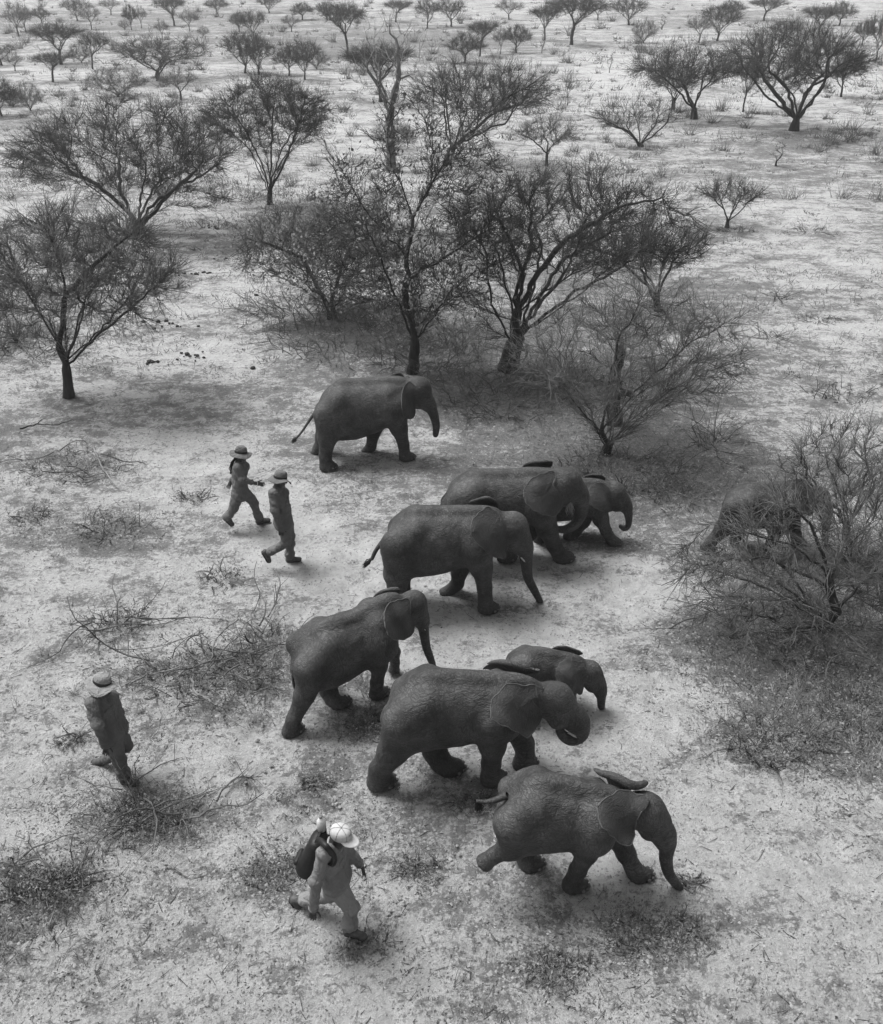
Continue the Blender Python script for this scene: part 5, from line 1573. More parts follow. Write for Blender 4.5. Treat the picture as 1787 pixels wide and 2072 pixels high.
def far(kind, base, w, top, label, flip=False, rz=0.0):
    nm, wm, tm, z1, rx = VAR[kind]
    b = gp(*base)
    if kind not in _used:
        e = empty(nm); obj('trunk', wm, M['bark'], e); obj('crown', tm, M['twig'], e); _used[kind] = e
        bpy.context.view_layer.update()
    else:
        e = copy_tree(_used[kind])
    e.location = (b[0], b[1], 0)
    x, z = place_z(base[0], top, b)
    sw = w / 2 * mpp(b) / rx
    el = math.atan2(CAM_H - z, b[1])
    sz = (z - sw * rx * .25 * math.tan(max(el, 0))) / z1
    sz = max(sz, .35 * sw)
    e.scale = (sw * (-1 if flip else 1), sw, sz)
    e.rotation_euler = (0, 0, (len(FAR) * 1.9) % 6.28 if kind not in ('lean', 'umbrella2', 'vase2') else (len(FAR) * .37) % .8 - .4)
    tag(e, label, 'bush' if 'bush' in nm else 'sapling' if nm == 'sapling' else 'tree', FARG)
    FAR.append(e)
f_ = far
f_('umbrella', (124, 131), 112, 50, 'dark umbrella shaped tree with long bare trunk, largest in the upper left')
f_('lean', (187, 140), 60, 62, 'small flat topped tree with curved trunk just right of the dark umbrella tree', True)
f_('bush', (166, 127), 52, 86, 'grey bush between the dark umbrella tree and the small flat topped one')
f_('umbrella2', (106, 166), 82, 107, 'low flat crowned tree in front of the dark umbrella tree, upper left')
f_('vase2', (4, 132), 84, 86, 'open branched tree cut by the left edge, level with the dark umbrella tree')
f_('thin', (31, 144), 46, 104, 'thin sapling like tree beside the left edge tree, upper left')
f_('round', (4, 235), 82, 153, 'dark rounded tree at the left edge with trunk foot in shadowy grass')
f_('bush', (27, 216), 56, 178, 'dark bush just right of the rounded left edge tree', True)
f_('bush', (62, 224), 58, 160, 'grey twiggy bush above the crown of the wide spreading thorn tree')
f_('vase2', (320, 164), 190, 76, 'wide crowned tree with trunk leaning left, upper left of the slender V tree', True)
f_('bush', (240, 196), 122, 128, 'broad pale twiggy bush behind the top of the wide spreading thorn tree')
f_('thin', (367, 202), 76, 133, 'pale twiggy small tree between the broad bush and the slender V tree')
f_('vase', (497, 148), 92, 64, 'fan shaped bush with dark stems above the slender V tree')
f_('vase2', (524, 151), 66, 82, 'narrower fan shaped tree touching the dark stemmed fan bush', True)
f_('round', (585, 153), 62, 92, 'small round tree right of the two fan shaped bushes')
f_('vase', (617, 161), 68, 80, 'slim trunked round crowned tree in front of a low dark thicket')
f_('bush', (641, 140), 54, 94, 'dark low thicket tree with two stems, right of the slim trunked one')
f_('thin', (39, 74), 62, 4, 'hazy thin tree with bent trunk, at the top left corner')
f_('thin', (53, 65), 44, 6, 'hazy upright tree next to the bent one in the top left corner', True)
f_('round', (86, 48), 38, 14, 'small hazy round tree, third from the left along the top')
f_('vase', (157, 42), 58, -2, 'hazy fan shaped tree above the dark umbrella tree')
f_('thin', (186, 60), 42, 8, 'faint twiggy tree just right of the hazy fan shaped one')
f_('round', (267, 61), 32, 8, 'narrow dark hazy tree with a dark shrub at its foot')
f_('bush', (253, 60), 24, 38, 'dark shrub at the foot of the narrow hazy tree')
f_('thin', (287, 57), 28, 10, 'narrow hazy tree close right of the dark narrow one')
f_('umbrella2', (354, 52), 66, -4, 'hazy tree with leaning trunk and dark crown at the top edge', True)
f_('thin', (384, 62), 38, 18, 'small hazy tree right below the leaning top edge one')
f_('thin', (330, 80), 32, 38, 'faint thin tree standing alone on pale sand, upper left centre')
f_('sapling', (308, 89), 16, 46, 'stick like bare sapling left of the faint thin tree')
f_('bush', (412, 73), 26, 52, 'little grey shrub on pale sand below the small hazy tree')
f_('round', (484, 65), 40, 24, 'dark small tree above the fan shaped bush, next to a paler one')
f_('vase2', (515, 81), 62, 20, 'spreading hazy tree right of the dark small tree, above the fan bush')
f_('thin', (590, 64), 42, 28, 'twiggy hazy tree above the small round tree, upper centre')
f_('round', (612, 40), 52, 4, 'short dark hazy tree on the pale strip, top centre left')
f_('umbrella2', (706, 112), 96, 10, 'dark forked tree with crown swept left, left of the tall pale dead tree', True)
f_('umbrella', (768, 206), 138, 92, 'flat dark crowned tree with forked trunk, behind the tall pale dead tree')
f_('bush', (735, 142), 70, 88, 'dense dark thicket left of the tall pale dead tree')
f_('twostem', (862, 58), 54, -4, 'hazy dark tree with splayed stems, right of the tall dead tree top')
f_('vase2', (914, 54), 68, -4, 'hazy tree with one straight dark trunk at the top, centre right')
f_('umbrella2', (970, 114), 62, 44, 'dark tree on the pale strip with shrub beside its foot')
f_('round', (940, 128), 80, 66, 'low dark rounded tree just left of the pale strip tree')
f_('thin', (1013, 109), 34, 54, 'slim small tree between two dark ones on the pale strip')
f_('round', (1045, 107), 60, 48, 'small dark tree with straight trunk, rightmost of the row on the pale strip')
f_('umbrella', (1102, 82), 64, 12, 'pale trunked umbrella tree leaning on the bigger one at its right', True)
f_('sapling', (1097, 108), 20, 60, 'thin dark sapling in front of the pale trunked umbrella tree')
f_('umbrella2', (1155, 91), 120, -8, 'large umbrella tree with thick trunk at the top, right of the pale trunked one')
f_('sapling', (1148, 213), 22, 138, 'tall thin pole like sapling alone on bright sand')
f_('vase', (1272, 51), 78, -4, 'hazy grey tree at the top with two thin stems, above a twiggy bush')
f_('bush', (1302, 87), 54, 34, 'twiggy fan bush with dark stems below the hazy grey tree')
f_('thin', (1293, 129), 24, 82, 'faint small tree on bright sand left of the dark umbrella tree')
f_('sapling', (1233, 147), 18, 105, 'tiny dark twiggy sapling on bright sand, right of the pole like one')
f_('thin', (1414, 86), 56, 26, 'thin tree close left of a wide V shaped tree at upper right')
f_('vase', (1452, 83), 82, 10, 'wide V shaped tree with dark short trunk at upper right')
f_('twostem', (1362, 221), 96, 128, 'dark tree half merged with the rounded three trunk umbrella tree', True)
f_('umbrella2', (1503, 227), 66, 128, 'short dark tree between the two large umbrella trees at right')
f_('twostem', (1706, 196), 76, 108, 'tree with paired trunks behind the biggest umbrella tree')
f_('vase2', (1772, 126), 56, 24, 'tree with slanting trunk at the top right edge')
f_('round', (1698, 52), 60, 2, 'hazy dark tree at top right, left of the slanting trunk tree')
f_('umbrella', (1655, 72), 80, 14, 'hazy flat crown behind the biggest umbrella tree, top right', True)
f_('round', (1585, 78), 70, 40, 'hazy dark rounded crown above the biggest umbrella tree')
f_('umbrella2', (1545, 42), 76, -2, 'hazy flat crowned tree at the top edge, right of the wide V tree')
f_('round', (1480, 36), 60, 0, 'hazy crown at the top edge above the wide V tree')
f_('thin', (1105, 335), 130, 228, 'faint pale twiggy bush tree beside the broad flat crowned tree', True)
f_('sapling', (1571, 336), 50, 282, 'crooked pale sapling on open sand below the biggest umbrella tree', True)
f_('sapling', (1340, 60), 26, 28, 'tiny hazy sapling right of the twiggy fan bush')
f_('round', (1745, 92), 44, 40, 'small hazy tree tucked left of the slanting trunk tree')
f_('bush', (795, 300), 90, 240, 'low grey bush at the foot of the tall pale dead tree')
f_('twostem', (660, 40), 46, 2, 'small hazy tree at the top left of the dark forked tree')
f_('umbrella2', (800, 45), 60, 2, 'hazy dark crown at the top edge beside the dead tree tip')
f_('thin', (1030, 40), 60, -4, 'faint hazy tree at the top edge, left of the pale trunked umbrella tree')
f_('thin', (1210, 40), 50, 2, 'faint hazy tree at the top edge, right of the large umbrella tree')
f_('thin', (225, 30), 44, -6, 'faint hazy tree at the top edge right of the fan shaped one')
f_('round', (440, 28), 50, -6, 'hazy dark tree at the top edge, left centre')
f_('vase', (545, 26), 50, -8, 'hazy small fan tree at the top edge, above the spreading hazy tree')

# ------------------------------------------------------------------ brush, tufts, dung, sticks
def brush(name, label, cat, uv, ru, rv, hgt, n, seed, mat='twig_mix', arch=.8, thick=.009, sub=4, leaf=0, limbs=0, group='low dry brush on the open ground'):
    """a patch of dead twiggy brush: arching stems from scattered roots, side twigs, curled leaves"""
    rng = np.random.default_rng(seed); n = max(12, int(n * .72)); leaf = int(leaf * 1.6)
    c = gp(*uv)
    rx = abs(gp(uv[0] + ru, uv[1])[0] - c[0]); ry = abs(gp(uv[0], uv[1] - rv)[1] - c[1])
    a = rng.random(n) * 6.28; r = np.sqrt(rng.random(n)) * .8
    root = np.stack([np.cos(a) * r * rx, np.sin(a) * r * ry, np.zeros(n)], 1)
    root[:, 2] = gz(root[:, 0] + c[0], root[:, 1] + c[1]) - .02
    out = root.copy(); out[:, 2] = 0
    d = unit(unit(out + 1e-3) * arch + rng.normal(0, .55, (n, 3)) + [0, 0, .75]); d[:, 2] = np.abs(d[:, 2]) + .1; d = unit(d)
    L = hgt * rng.uniform(.5, 1.5, (n, 1))
    g = Geo(); pts = [root]
    for s in range(4):
        d = unit(d + rng.normal(0, .28, (n, 3)) + [0, 0, -.22 * arch])
        d = unit(d + rng.normal(0, .25, (n, 3))); q = pts[-1] + d * L / 4; q[:, 2] = np.maximum(q[:, 2], .01); pts.append(q)
    rad = thick * rng.uniform(.4, 1.9, n)
    for s in range(4):
        D = unit(pts[s + 1] - pts[s]); v, qd = ring_tubes(pts[s], pts[s + 1], D, D, rad * (1 - .21 * s), rad * (1 - .21 * (s + 1)), 3); g.add(v, Q=qd)
    k = np.repeat(np.arange(n), sub); si = rng.integers(0, 4, n * sub); t = rng.random((n * sub, 1))
    P = np.array(pts); A = P[si, k] * (1 - t) + P[si + 1, k] * t
    dd = unit(unit(P[si + 1, k] - P[si, k]) + rng.normal(0, .8, (n * sub, 3)) + [0, 0, .1])
    l = hgt * rng.uniform(.12, .5, (n * sub, 1))
    mid = A + dd * l * .5; B = mid + unit(dd + rng.normal(0, .5, dd.shape)) * l * .5; B[:, 2] = np.maximum(B[:, 2], .005)
    v, tt, qq = spikes(A, B, thick * .5, mid); g.add(v, tt, qq)
    k2 = rng.integers(0, n * sub, n * sub); t = rng.random((n * sub, 1))
    A2 = A[k2] + (B[k2] - A[k2]) * t; B2 = A2 + unit(rng.normal(0, 1, A2.shape)) * hgt * rng.uniform(.05, .2, (len(A2), 1)); B2[:, 2] = np.maximum(B2[:, 2], .005)
    v, tt, qq = spikes(A2, B2, thick * .35); g.add(v, tt, qq)
    for _ in range(limbs):                                 # long woody branches lying across each other
        p = np.array([rng.normal(0, .5) * rx, rng.normal(0, .5) * ry, rng.uniform(.02, .25)])
        az = rng.random() * 6.28; dv = np.array([math.cos(az), .6 * math.sin(az), rng.uniform(-.05, .22)]); dv = unit(dv); Lb = rng.uniform(.7, 1.7); m = 9
        A = [p]
        for s in range(m):
            dv = unit(dv + rng.normal(0, .20, 3) + [0, 0, -.05]); nx2 = A[-1] + dv * Lb / m; nx2[2] = max(nx2[2], .015); A.append(nx2)
        A = np.array(A); D = unit(np.gradient(A, axis=0)); r_ = rng.uniform(.008, .018) * np.linspace(1, .35, m + 1)
        v, qd = ring_tubes(A[:-1], A[1:], D[:-1], D[1:], r_[:-1], r_[1:], 5); g.add(v, Q=qd)
        for s in range(2, m, 1):
            d2 = unit(D[s] + rng.normal(0, .75, 3)); l2 = rng.uniform(.12, .5); mid = A[s] + d2 * l2 * .5; e2 = mid + unit(d2 + rng.normal(0, .4, 3)) * l2 * .5; e2[2] = max(e2[2], .01)
            v, tt, qq = spikes(A[s][None], e2[None], r_[s] * .6, mid[None]); g.add(v, tt, qq)
    me = g.mesh(name)
    if leaf:
        o = empty(name, (c[0], c[1], 0)); tag(obj('stems', me, M[mat], o), kind='stuff')
        lg = Geo(); m = leaf
        cen = np.stack([rng.normal(0, .55, m) * rx, rng.normal(0, .55, m) * ry, rng.random(m) ** 2 * hgt * .5 + .01], 1)
        lg.add(*leafbits(rng, cen, .02, .055, .8)); tag(obj('dead_leaves', lg.mesh('dead_leaves'), M['leaf'], o), kind='stuff')
    else:
        o = obj(name, me, M[mat], None, (c[0], c[1], 0))
    tag(o, label, cat, group)
    return o

def leafbits(rng, cen, lo, hi, tilt):
    m = len(cen)
    d1 = unit(rng.normal(0, 1, (m, 3)) * [1, 1, tilt]); d2 = unit(np.cross(d1, rng.normal(0, 1, (m, 3)) * [tilt, tilt, 1]))
    ln = rng.uniform(lo, hi, (m, 1)); wd = ln * rng.uniform(.2, .5, (m, 1)); up = np.cross(d1, d2) * ln * .2
    V = np.stack([cen - d1 * ln * .5, cen + d2 * wd * .5 + up, cen + d1 * ln * .5, cen - d2 * wd * .5 + up], 1).reshape(-1, 3)
    b = (np.arange(m) * 4)[:, None]
    Tt = np.concatenate([b + np.array([[0, 1, 2]]), b + np.array([[0, 2, 3]])])
    return V, Tt

B = brush
B('dry_brush', 'flat tangle of dead twigs with a long pale branch, left of the two people', 'brush', (150, 948), 125, 34, .4, 70, 1, leaf=900, limbs=10)
B('dry_brush', 'small dark clump of dry plants at the left edge below the flat tangle', 'brush', (66, 1052), 42, 20, .3, 45, 2, leaf=250)
B('dry_brush', 'dark spreading clump of dry plants on the sand, left of and below the two people', 'brush', (228, 1072), 80, 30, .38, 80, 3, leaf=500)
B('dry_brush', 'small tuft of dry twigs between that clump and the flat tangle', 'brush', (390, 1008), 40, 12, .22, 35, 4, leaf=200)
B('dry_brush', 'small leaning clump of dark twigs on the path below the loose jacket person', 'brush', (450, 1170), 42, 18, .3, 36, 5, leaf=200)
B('dry_brush', 'thorny dead clump with upright stems, at the upper left of the long brush tangle', 'brush', (235, 1268), 62, 34, .5, 50, 6, leaf=500, limbs=7)
B('dry_brush', 'long tangle of dead thorny branches behind the climbing elephant', 'brush', (420, 1370), 160, 62, .5, 140, 7, leaf=1800, limbs=18)
B('dry_brush', 'dead branches arching up just behind the hind legs of the climbing elephant', 'brush', (540, 1320), 75, 50, .55, 40, 8, leaf=500, limbs=7)
B('dry_brush', 'thorny branch pile on the ground at the feet of the pale hat person', 'brush', (300, 1650), 115, 40, .45, 50, 9, leaf=1300, limbs=13)
B('dry_brush', 'little tuft of grassy twigs left of the pale hat person', 'brush', (148, 1500), 26, 14, .26, 40, 10, leaf=120)
B('dry_brush', 'dark shrubby clump in the lower left corner area', 'brush', (95, 1800), 85, 42, .5, 70, 11, leaf=1800, limbs=5)
B('dry_brush', 'dry leafy weeds beside the foot of the trunk to mouth elephant', 'brush', (745, 1470), 45, 30, .22, 60, 12, 'twig_mix', leaf=500)
B('dry_brush', 'dark weeds under the tail of the foremost elephant', 'brush', (960, 1625), 50, 18, .18, 60, 13, leaf=400)
B('dry_brush', 'dark flat weed on the sand between two herds of legs, below the climbing elephant', 'brush', (640, 1585), 34, 12, .14, 40, 14, leaf=200)
B('dry_brush', 'scattered dark weeds left of the white capped person', 'brush', (555, 1765), 75, 50, .16, 70, 15, leaf=700)
B('dry_brush', 'leafy dark weeds below the trunk tip of the foremost elephant', 'brush', (1330, 1890), 120, 50, .2, 90, 16, leaf=1100)
B('dry_brush', 'small weeds touched by the trunk tip of the foremost elephant', 'brush', (1398, 1790), 26, 14, .18, 30, 17, leaf=160)
B('dry_brush', 'weeds on the sand right of the boot of the white capped person', 'brush', (735, 1915), 60, 26, .13, 26, 18, leaf=260)
B('dry_brush', 'weeds between the white capped person and the foremost elephant', 'brush', (850, 1760), 55, 40, .16, 45, 19, leaf=350)
B('dry_brush', 'faint low weeds at the bottom edge right of centre', 'brush', (1130, 1960), 90, 40, .14, 60, 20, leaf=450)
B('dry_brush', 'dense dark twig thicket on the ground behind the rearmost elephant', 'brush', (700, 690), 190, 50, 1.0, 330, 21, leaf=900)
B('dry_brush', 'dense dark twig thicket under the broad dark tree, in front of its trunk', 'brush', (1010, 800), 160, 60, .9, 330, 22, leaf=900)
B('dry_brush', 'pale twig thicket below the many stemmed tree, above the half hidden pair', 'brush', (1260, 960), 170, 50, .55, 240, 23, leaf=1400)
B('dry_brush', 'dark twiggy undergrowth around the foot of the tallest tree', 'brush', (850, 725), 120, 38, 1.1, 220, 24, leaf=600)
B('dry_brush', 'spiky bare bush with dark upright stems, right of the many stemmed tree', 'bush', (1440, 893), 50, 18, 1.05, 60, 25)
B('dry_brush', 'dense grey undergrowth below the right edge thorn tree', 'brush', (1640, 1290), 190, 80, .5, 170, 26, leaf=2600, limbs=10)
B('dry_brush', 'dark brush in front of the right edge thicket, nearest the bare path', 'brush', (1560, 1500), 110, 60, .5, 140, 27, leaf=1000)
B('dry_brush', 'pale sticks and grass at the right edge below the thorn tree', 'brush', (1735, 1440), 80, 70, .5, 120, 28, leaf=800)
B('dry_brush', 'low pale twigs left of the half hidden elephant', 'brush', (1350, 1000), 70, 40, .4, 90, 29, leaf=500)
B('dry_brush', 'dark tangle behind the leaning tree at the left edge', 'brush', (60, 700), 110, 40, 1.0, 160, 30, leaf=700)
B('dry_brush', 'pile of dark twigs on the ground at the end of the long bare limb', 'brush', (290, 598), 34, 9, .45, 45, 31)
B('dry_brush', 'low twiggy shrub under the wide spreading thorn tree', 'brush', (430, 455), 75, 10, .5, 60, 32)
B('dry_brush', 'small bare shrub on open sand, right of the slim leaning thorn tree', 'shrub', (1579, 606), 20, 5, .8, 26, 33)
B('dry_brush', 'small bare shrub with dark foot, below the other one on the right sand', 'shrub', (1556, 682), 26, 7, .75, 34, 34)
B('dry_brush', 'low grey shrub on the bright sand, far right of the small lone V tree', 'shrub', (1640, 468), 30, 6, .7, 36, 35)
B('dry_brush', 'dark grass clump at the foot of the small lone V tree', 'brush', (1485, 466), 40, 6, .4, 60, 36)
B('dry_brush', 'dark weedy clump on the sand near the right edge, level with the slim leaning tree', 'brush', (1660, 648), 46, 9, .3, 60, 37)
B('dry_brush', 'dry shrub in front of the low sprawling bare bush', 'brush', (1330, 302), 50, 5, .6, 40, 38)
B('dry_brush', 'tall dry grass clump below the biggest umbrella tree', 'brush', (1500, 285), 90, 8, .7, 70, 39)
B('dry_brush', 'dark stumpy shrub at the right edge behind the biggest umbrella tree', 'shrub', (1748, 212), 22, 4, .7, 24, 40)

B('dry_brush', 'pale thorny thicket at the right edge, ahead of the half hidden elephant', 'brush', (1765, 1180), 70, 50, .9, 170, 41)
B('dry_brush', 'twiggy thicket hiding the feet of the half hidden elephant', 'brush', (1570, 1165), 130, 22, .4, 70, 42)
B('dry_brush', 'grey thicket around the low tangled tree left of the tallest tree', 'brush', (610, 625), 150, 26, 1.1, 240, 43)
B('dry_brush', 'grey thicket between the low tangled tree and the tallest tree trunk', 'brush', (770, 640), 90, 26, 1.2, 190, 44)
B('dry_brush', 'thicket between the tallest tree and the broad dark tree trunks', 'brush', (940, 690), 90, 30, 1.1, 200, 45)
B('dry_brush', 'dark thicket right of the broad dark tree trunk, behind the many stemmed tree', 'brush', (1140, 780), 110, 36, .9, 220, 46)
B('dry_brush', 'dense dark thicket behind the leaning tree, upper part of the left edge', 'brush', (50, 600), 150, 30, 1.4, 230, 47)
B('dry_brush', 'grey scrub under the left side of the wide spreading thorn tree', 'brush', (90, 470), 140, 18, 1.1, 170, 48)
B('dry_brush', 'grey scrub behind the slender V tree trunk and left of it', 'brush', (480, 400), 80, 10, .9, 90, 49)
B('dry_brush', 'thin scrub on the sand at the right edge, level with the broken stump', 'brush', (1700, 800), 80, 26, .35, 90, 50)

# palm like plant at the left edge
def palm():
    b = gp(35, 700); rng = np.random.default_rng(3)
    e = empty('palm_plant', (b[0], b[1], 0)); tag(e, 'spiky palm like plant with stiff fronds at the left edge under the leaning tree', 'plant')
    for i in range(34):
        a = rng.random() * 6.28; el_ = rng.uniform(.1, 1.4); L = rng.uniform(.6, 1.1)
        d = np.array([math.cos(a) * math.cos(el_), math.sin(a) * math.cos(el_), math.sin(el_)])
        s = unit(np.cross(d, [0, 0, 1])); n = 6; V = []
        for k in range(n + 1):
            t = k / n; w = .028 * (1 - t) ** .7 * (.5 + t if t < .5 else 1) + .002
            p = d * L * t + np.array([0, 0, .1 - .35 * t * t * L * math.cos(el_)])
            V += [p - s * w, p + np.array([0, 0, -w * .5]), p + s * w]
        Q = []
        for k in range(n): Q += [(k * 3, k * 3 + 1, k * 3 + 4, k * 3 + 3), (k * 3 + 1, k * 3 + 2, k * 3 + 5, k * 3 + 4)]
        obj('frond', np_mesh('frond', np.array(V), quads=Q), M['palm'], e)
palm()

# long pale branch and other sticks
def stick(label, pts, r, mat='twig_pale', side=(), name='dead_branch'):
    P3 = np.array([gp(u, v, z) for (u, v, z) in pts]); c = P3.mean(0) * [1, 1, 0]
    P3 = P3 - c; g = Geo()
    n = len(P3); tt = np.linspace(0, n - 1, n * 5); A = np.stack([np.interp(tt, np.arange(n), P3[:, k]) for k in range(3)], 1)
    A += np.random.default_rng(len(label)).normal(0, r * .5, A.shape); A[:, 2] = np.maximum(A[:, 2], r * .6)
    D = unit(np.gradient(A, axis=0)); R_ = np.linspace(r, r * .35, len(A))
    v, q = ring_tubes(A[:-1], A[1:], D[:-1], D[1:], R_[:-1], R_[1:], 6); g.add(v, Q=q)
    for s in side:
        a = np.array([gp(*s[0]) - c]); b = np.array([gp(*s[1]) - c]); v, t, q = spikes(a, b, r * .6, (a + b) / 2 + [0, 0, .03]); g.add(v, t, q)
    o = obj(name, g.mesh(name, True), M[mat], None, tuple(c)); tag(o, label, 'branch')
stick('long pale dead branch lying across the flat tangle of twigs', [(190, 905, .35), (205, 945, .2), (240, 990, .02)], .022, side=[((205, 945, .2), (240, 960, .12)), ((198, 925, .28), (230, 935, .3))])
stick('bent pale and dark stick lying alone on the sand, lower left', [(333, 1748, .03), (352, 1756, .03), (375, 1771, .03), (420, 1766, .04)], .016, side=[((352, 1756, .03), (372, 1748, .04))])
stick('thick pale curved branch lying in the long brush tangle', [(385, 1370, .25), (395, 1400, .2), (430, 1425, .1), (455, 1432, .03)], .022)
stick('pale forked branch beside the hat of the left person', [(255, 1385, .02), (300, 1365, .1), (350, 1355, .25), (385, 1340, .3)], .018)
stick('thin dark stick lying on the bare sand near the lower right', [(1585, 1885, .02), (1640, 1920, .02), (1650, 1930, .02)], .008, 'twig')
stick('thin dark branch leaning up in front of the planted leg of the pale hat person', [(290, 1650, .1), (262, 1590, .45), (245, 1560, .62), (228, 1527, .72)], .012, 'twig_mix', side=[((262, 1590, .45), (270, 1560, .5)), ((245, 1560, .62), (262, 1545, .6))])
stick('dark fallen branch on the shaded ground at the left, above the flat tangle', [(40, 868, .05), (75, 858, .06), (110, 860, .08), (150, 850, .05)], .02, 'twig', side=[((75, 858, .06), (95, 845, .2))])
stick('pale long straight twig on the ground beside the trunk to mouth elephant hind foot', [(560, 1625, .02), (600, 1650, .02), (625, 1668, .02)], .008)
stick('pale crooked branch standing in the right edge undergrowth', [(1640, 1240, .5), (1700, 1270, .35), (1755, 1320, .1)], .014)
stick('pale curving branch hanging in front of the right edge thorn trunk', [(1540, 1180, .7), (1600, 1215, .6), (1650, 1250, .3), (1685, 1290, .05)], .013)

# dung piles
def dung(label, uv, n, spread, seed):
    rng = np.random.default_rng(seed); c = gp(*uv); g = Geo()
    for i in range(n * 2):
        p = np.array([rng.normal(0, spread), rng.normal(0, spread * .8), .02])
        r = rng.uniform(.02, .075)
        f = Field((-.10,) * 3, (.10,) * 3, .022); f.ellip((0, 0, 0), (r, r * .9, r * .55), 0); V, Q = f.nets()
        V *= 1 + (vnoise(V[:, 0] * 30 + i, V[:, 1] * 30 + V[:, 2] * 20, seed, 2) - .5)[:, None] * .7
        g.add(V + p, Q=Q)
    o = obj('dung_pile', g.mesh('dung_pile', True), M['dung'], None, (c[0], c[1], 0)); tag(o, label, 'dung', 'elephant dung on the ground')
for i, (lb, uv, n, sp) in enumerate([
    ('pair of dark dung heaps on the pale path, nearest the rearmost elephant', (385, 722), 9, .22), ('line of dung balls under the end of the long bare limb', (345, 655), 7, .3),
    ('single dung ball on the path above the pair of heaps', (513, 745), 1, .02), ('dung scatter below the wide spreading tree, left of the path', (330, 560), 8, .35),
    ('dung balls right of the scatter on the pale path', (415, 553), 5, .2), ('dark dung lump below the foot of the wide spreading tree', (440, 525), 2, .1),
    ('dung ball lying alone near the middle of the pale path', (515, 600), 2, .08), ('dung balls in the shade under the wide spreading tree', (430, 462), 4, .2),
    ('few dung crumbs at the left of the long bare limb', (300, 735), 3, .12)]):
    dung(lb, uv, n, sp, 60 + i)

# ------------------------------------------------------------------ ground cover nobody could count
def scatter(n, seed, fn, ymax=26.0, ymin=4.9):
    """random ground points in view, nearer ones denser in metres, kept with probability fn"""
    rng = np.random.default_rng(seed)
    v = rng.uniform(-40, PH + 40, n); u = rng.uniform(-60, PW + 60, n)
    d = RGT[None] * (u - PW / 2)[:, None] + UPV[None] * (PH / 2 - v)[:, None] + FWD[None] * FP
    P = CAM + d * (-CAM_H / d[:, 2])[:, None]
    ok = (d[:, 2] < -1e-3) & (P[:, 1] < ymax) & (P[:, 1] > ymin)
    P = P[ok]
    P = P[rng.random(len(P)) < fn(P[:, 0], P[:, 1])]
    P[:, 2] = gz(P[:, 0], P[:, 1])
    return P, rng

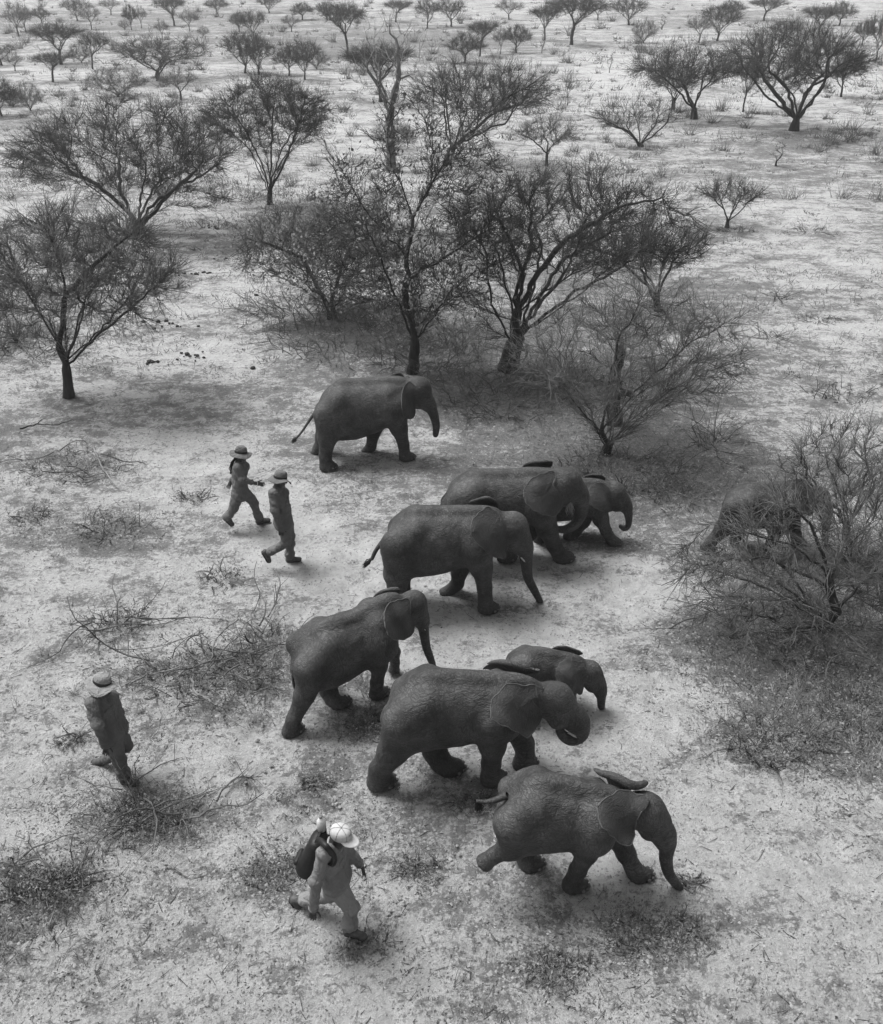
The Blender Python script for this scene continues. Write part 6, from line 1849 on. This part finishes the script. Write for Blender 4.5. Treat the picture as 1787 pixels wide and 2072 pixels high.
def cover():
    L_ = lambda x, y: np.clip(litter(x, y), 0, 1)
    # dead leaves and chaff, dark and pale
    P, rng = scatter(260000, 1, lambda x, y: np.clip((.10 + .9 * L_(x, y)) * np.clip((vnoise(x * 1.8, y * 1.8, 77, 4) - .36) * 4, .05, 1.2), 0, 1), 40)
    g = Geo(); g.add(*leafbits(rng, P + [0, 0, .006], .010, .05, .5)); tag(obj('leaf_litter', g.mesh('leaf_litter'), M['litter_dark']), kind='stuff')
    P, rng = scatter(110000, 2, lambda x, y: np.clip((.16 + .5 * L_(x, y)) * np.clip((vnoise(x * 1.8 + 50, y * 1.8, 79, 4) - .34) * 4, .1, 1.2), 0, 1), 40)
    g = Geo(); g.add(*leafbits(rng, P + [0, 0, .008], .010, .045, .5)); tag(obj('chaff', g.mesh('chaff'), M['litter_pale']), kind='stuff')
    # clods of soil
    P, rng = scatter(60000, 3, lambda x, y: np.clip(.35 + .3 * vnoise(x * 1.3, y * 1.3, 55, 2), 0, 1), 20)
    m = len(P); r = rng.uniform(.008, .028, (m, 1)) * rng.uniform(.6, 1.3, (m, 1))
    o8 = np.array([(1, 0, 0), (0, 1, 0), (-1, 0, 0), (0, -1, 0), (0, 0, .8)], float)
    J = rng.uniform(.6, 1.3, (m, 5, 3))
    V = (P[:, None] + o8[None] * J * r[:, :, None]).reshape(-1, 3)
    b = (np.arange(m) * 5)[:, None]
    Tt = np.concatenate([b + np.array([[i, (i + 1) % 4, 4]]) for i in range(4)])
    g = Geo(); g.add(V, Tt); tag(obj('soil_clods', g.mesh('soil_clods'), M['clod']), kind='stuff')
    # fallen twigs
    P, rng = scatter(26000, 4, lambda x, y: np.clip(.05 + .7 * L_(x, y), 0, 1), 45)
    m = len(P); d = unit(rng.normal(0, 1, (m, 3)) * [1, 1, .16]); l = rng.uniform(.05, .28, (m, 1))
    v, t, q = spikes(P + [0, 0, .012], P + d * l + [0, 0, .02], .0055, P + d * l * .5 + rng.normal(0, .02, (m, 3)) + [0, 0, .02])
    g = Geo(); g.add(v, t, q); tag(obj('fallen_twigs', g.mesh('fallen_twigs'), M['twig_mix']), kind='stuff')
    # dry grass: tufts near, thin stalks farther out
    P, rng = scatter(26000, 5, lambda x, y: np.clip(-.01 + .45 * L_(x, y) * np.clip((vnoise(x * .9, y * .9, 33, 3) - .38) * 5, 0, 1), 0, 1), 60)
    k = 8; m = len(P); A = np.repeat(P, k, 0) + rng.normal(0, .03, (m * k, 3)) * [1, 1, 0]
    l = np.repeat(rng.uniform(.08, .28, m), k)[:, None] * rng.uniform(.5, 1.2, (m * k, 1))
    d = unit(rng.normal(0, .55, (m * k, 3)) + [0, 0, .8])
    v, t, q = spikes(A, A + d * l, .0045); g = Geo(); g.add(v, t, q); tag(obj('dry_grass', g.mesh('dry_grass'), M['grass']), kind='stuff')
    # far scrub: low grey brush speckling the plain
    def dens(x, y): return np.clip((vnoise(x * .13, y * .10, 21, 4) - .37) * 3.2, .16, 1) * (y > 22)
    P, rng = scatter(26000, 6, dens, 190)
    k = 7; m = len(P); s = rng.uniform(.12, .5, m) * np.clip(P[:, 1] / 60, .6, 1.6)
    A = np.repeat(P, k, 0) + rng.normal(0, .14, (m * k, 3)) * [1, 1, 0]
    l = np.repeat(s, k)[:, None] * rng.uniform(.5, 1.2, (m * k, 1)); d = unit(rng.normal(0, .6, (m * k, 3)) + [0, 0, .7])
    v, t, q = spikes(A, A + d * l, np.repeat(.005 + P[:, 1] * .00020, k)); g = Geo(); g.add(v, t, q)
    P, rng = scatter(3600, 8, lambda x, y: np.clip(dens(x + 40, y) + .25 * (x < -5), 0, 1) * (y > 40), 185)
    k = 40; m = len(P); s = rng.uniform(.35, 1.6, m) * np.where(P[:, 1] > 85, 1.6, 1)
    A = np.repeat(P, k, 0) + rng.normal(0, .18, (m * k, 3)) * [1, 1, 0]
    l = np.repeat(s, k)[:, None] * rng.uniform(.4, 1.2, (m * k, 1)); d = unit(rng.normal(0, .6, (m * k, 3)) + [0, 0, .75])
    v, t, q = spikes(A, A + d * l, np.repeat(.004 + P[:, 1] * .00013, k)); g.add(v, t, q)
    tag(obj('far_scrub', g.mesh('far_scrub'), M['twig_mix']), kind='stuff')
cover()

# wisps of grass held in the curled trunk
def wisp():
    rng = np.random.default_rng(5); c = None
    e = [o for o in bpy.data.objects if o.get('label', '').startswith('large elephant with wide open ear')][0]
    hd = e.rotation_euler.z; Yv = np.array([-math.sin(hd), math.cos(hd), 0]); O = np.array(e.location)
    top = on_plane(874 + 1148 * .24456, 922.6 + 385 * .24456, O - Yv * .16, Yv); bot = on_plane(874 + 1142 * .24456, 922.6 + 490 * .24456, O - Yv * .18, Yv)
    n = 26; A = top + rng.normal(0, .02, (n, 3)); Bq = bot + rng.normal(0, .045, (n, 3))
    v, t, q = spikes(A - top, Bq - top, .006, (A + Bq) / 2 - top + rng.normal(0, .03, (n, 3)))
    g = Geo(); g.add(v, t, q)
    o = obj('grass_bunch', g.mesh('grass_bunch'), M['grass'], None, tuple(top)); tag(o, 'wisp of dry grass hanging from the mouth of the elephant with wide open ear', 'grass')
wisp()
